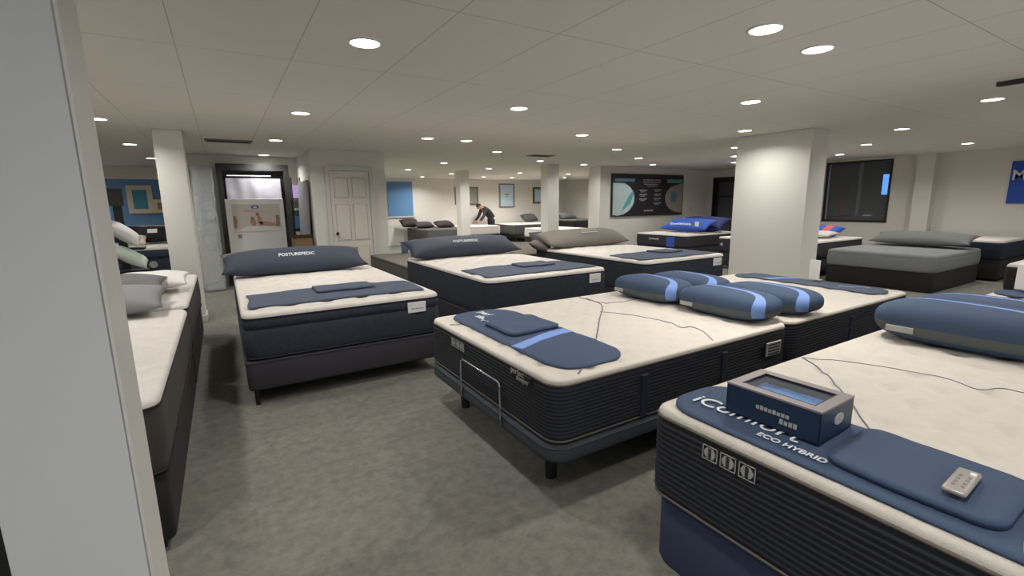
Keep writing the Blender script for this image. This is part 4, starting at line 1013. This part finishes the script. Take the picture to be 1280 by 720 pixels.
# ================================================================== PERSON bending over the white far mattress
def skinned(name, verts, edges, radii, m, parent, sub=2):
    me = bpy.data.meshes.new(name); me.from_pydata(verts, edges, [])
    o = bpy.data.objects.new(name, me); C.objects.link(o); me.materials.append(m)
    md = o.modifiers.new('s', 'SKIN'); md.use_smooth_shade = True
    for i, r in enumerate(radii):
        me.skin_vertices[0].data[i].radius = r if isinstance(r, tuple) else (r, r)
    me.skin_vertices[0].data[0].use_root = True
    sb = o.modifiers.new('u', 'SUBSURF'); sb.levels = sub; sb.render_levels = sub
    bpy.context.view_layer.update(); dg = bpy.context.evaluated_depsgraph_get()
    m2 = bpy.data.meshes.new_from_object(o.evaluated_get(dg)); bpy.data.objects.remove(o)
    m2.name = name
    for p in m2.polygons: p.use_smooth = True
    q = bpy.data.objects.new(name, m2); C.objects.link(q); q.parent = parent
    return q
# local frame: person faces -X, stands at origin; hands reach the bed top at (-.62, z .68)
per = thing('person', 'person in a dark sweater bending over the white far mattress', 'person', (8.96, 16.2, 0))
hip = (0, 0, .90); wa = (-.08, 0, 1.06); ch = (-.24, 0, 1.22); nk = (-.38, 0, 1.31); hd = (-.47, 0, 1.31); 
V_ = [hip, wa, ch, nk, (-.44, 0, 1.32), (-.53, 0, 1.335)]
Ed = [(0, 1), (1, 2), (2, 3), (3, 4), (4, 5)]; Ra = [(.10, .09), (.10, .09), (.13, .10), .06, .055, .085]
def add(chain, start, rad):
    i = start
    for p, r in zip(chain, rad): V_.append(p); Ra.append(r); Ed.append((i, len(V_)-1)); i = len(V_)-1
    return i
for s in (-1, 1):
    k = add([(.0, s*.10, .84), (.02, s*.11, .48), (.07, s*.11, .09), (-.06, s*.12, .04), (-.14, s*.12, .035)], 0, [.075, .06, .045, .045, .03])
    k = add([(-.33, s*.17, 1.24), (-.42, s*.21, .98), (-.60, s*.19, .78), (-.66, s*.185, .735)], 2, [.06, .045, .035, .024])
    add([(-.685, s*.185, .715), (-.72, s*.185, .700)], k, [.022, .014])
body = skinned('body', V_, Ed, Ra, M['skin'], per)
for s in (-1, 1):          # separate fingers
    for q, (dy, ln) in enumerate(((-.026, .045), (-.009, .055), (.009, .052), (.026, .042))):
        add_p = [(-.675, s*.185+dy*.6, .715), (-.675-ln*.55, s*.185+dy, .707), (-.675-ln, s*.185+dy*1.1, .692)]
        tube('finger', add_p, [.0085, .008, .006], M['skin'], body, 8)
    tube('thumb', [(-.65, s*.185-s*.018, .725), (-.665, s*.185-s*.042, .710), (-.68, s*.185-s*.050, .694)], [.010, .009, .007], M['skin'], body, 8)
# clothing, a little larger than the body
sv = [wa, ch, (-.355, 0, 1.295)]; se = [(0, 1), (1, 2)]; sr = [(.155, .125), (.175, .135), .085]
sv = [(.035, 0, .86), (.0, 0, .95)]+sv; se = [(0, 1), (1, 2), (2, 3), (3, 4)]; sr = [(.175, .15), (.175, .155)]+[(.18, .155), (.20, .16), .095]
for s in (-1, 1):
    n0 = len(sv); sv += [(-.33, s*.17, 1.24), (-.42, s*.21, .98), (-.59, s*.19, .795)]; sr += [.08, .062, .046]; se += [(3, n0), (n0, n0+1), (n0+1, n0+2)]
skinned('sweater', sv, se, sr, M['sweater'], per)
tv = [(.01, 0, .92)]; te = []; tr = [(.13, .115)]
for s in (-1, 1):
    n0 = len(tv); tv += [(.0, s*.10, .82), (.02, s*.11, .48), (.07, s*.11, .10)]; tr += [.11, .082, .065]; te += [(0, n0), (n0, n0+1), (n0+1, n0+2)]
skinned('trousers', tv, te, tr, M['trouser'], per)
for s in (-1, 1):
    bm = bmesh.new(); add_box(bm, -.17, .11, s*.12-.045, s*.12+.045, 0, .085, .03, 3); from_bm('shoe', bm, M['dark'], per, True)
bm = bmesh.new(); add_tube(bm, [(.045, 0, .845), (.035, 0, .87)], [.118, .118], 20); o = from_bm('shirt_hem', bm, M['card'], per, True); o.scale = (1.05, 1.30, 1)
# head with face, looking down to the left
hc = Vector((-.515, 0, 1.345))
bm = bmesh.new(); bmesh.ops.create_uvsphere(bm, u_segments=24, v_segments=16, radius=.1)
for v in bm.verts:
    v.co.x *= 1.0; v.co.y *= .78; v.co.z *= 1.12
    if v.co.x < -.06 and -.02 < v.co.z < .03 and abs(v.co.y) < .015: v.co.x -= .018          # nose
    if v.co.z < -.05: v.co.x = v.co.x*.8-.012
bmesh.ops.transform(bm, matrix=Matrix.Translation(hc) @ Matrix.Rotation(-.75, 4, 'Y'), verts=bm.verts)
from_bm('face', bm, M['skin'], body, True)
bm = bmesh.new(); bmesh.ops.create_uvsphere(bm, u_segments=24, v_segments=16, radius=.108)
for v in bm.verts: v.co.y *= .82; v.co.z *= 1.10
bmesh.ops.delete(bm, geom=[v for v in bm.verts if v.co.z < .01 and v.co.x < .03 or v.co.x < -.075 and v.co.z < .06 or v.co.z < -.06], context='VERTS')
bmesh.ops.transform(bm, matrix=Matrix.Translation(hc) @ Matrix.Rotation(-.75, 4, 'Y'), verts=bm.verts)
bmesh.ops.solidify(bm, geom=bm.faces[:], thickness=.006)
from_bm('hair', bm, M['hair'], per, True)
for s in (-1, 1):
    bm = bmesh.new(); bmesh.ops.create_uvsphere(bm, u_segments=10, v_segments=8, radius=.022)
    for v in bm.verts: v.co.y *= .4
    bmesh.ops.transform(bm, matrix=Matrix.Translation(hc+Vector((.01, s*.08, -.01))), verts=bm.verts); from_bm('ear', bm, M['skin'], body, True)
    bm = bmesh.new(); bmesh.ops.create_uvsphere(bm, u_segments=10, v_segments=8, radius=.009)
    bmesh.ops.transform(bm, matrix=Matrix.Translation(hc) @ Matrix.Rotation(-.75, 4, 'Y') @ Matrix.Translation(Vector((-.088, s*.03, .02))), verts=bm.verts); from_bm('eye', bm, M['hair'], body, True)
bm = bmesh.new(); add_box(bm, -.004, .004, -.02, .02, -.003, .003)
bmesh.ops.transform(bm, matrix=Matrix.Translation(hc) @ Matrix.Rotation(-.75, 4, 'Y') @ Matrix.Translation(Vector((-.088, 0, -.045))), verts=bm.verts); from_bm('mouth', bm, M['wine'], body)

# ================================================================== camera, world, render look
cd = bpy.data.cameras.new('camera'); cam = bpy.data.objects.new('camera', cd); C.objects.link(cam)
cd.sensor_width = 36; cd.lens = 586.49/1280*36; cd.clip_start = .05; cd.clip_end = 60
Rr = ((.8525236684, -.5225225379, -.0131754385), (.1044368331, .1455872939, .9838177106), (.5121487506, .8401038848, -.1786872129))
cam.matrix_world = Matrix(((Rr[0][0], Rr[1][0], -Rr[2][0], 0), (Rr[0][1], Rr[1][1], -Rr[2][1], 0), (Rr[0][2], Rr[1][2], -Rr[2][2], 1.47), (0, 0, 0, 1)))
bpy.context.scene.camera = cam
w = bpy.data.worlds.new('world'); bpy.context.scene.world = w; w.use_nodes = True
w.node_tree.nodes['Background'].inputs[0].default_value = (.86, .92, 1.0, 1); w.node_tree.nodes['Background'].inputs[1].default_value = 1.3
vs = bpy.context.scene.view_settings
vs.view_transform = 'Standard'; vs.look = 'None'; vs.exposure = 0; vs.gamma = 1; vs.use_curve_mapping = False
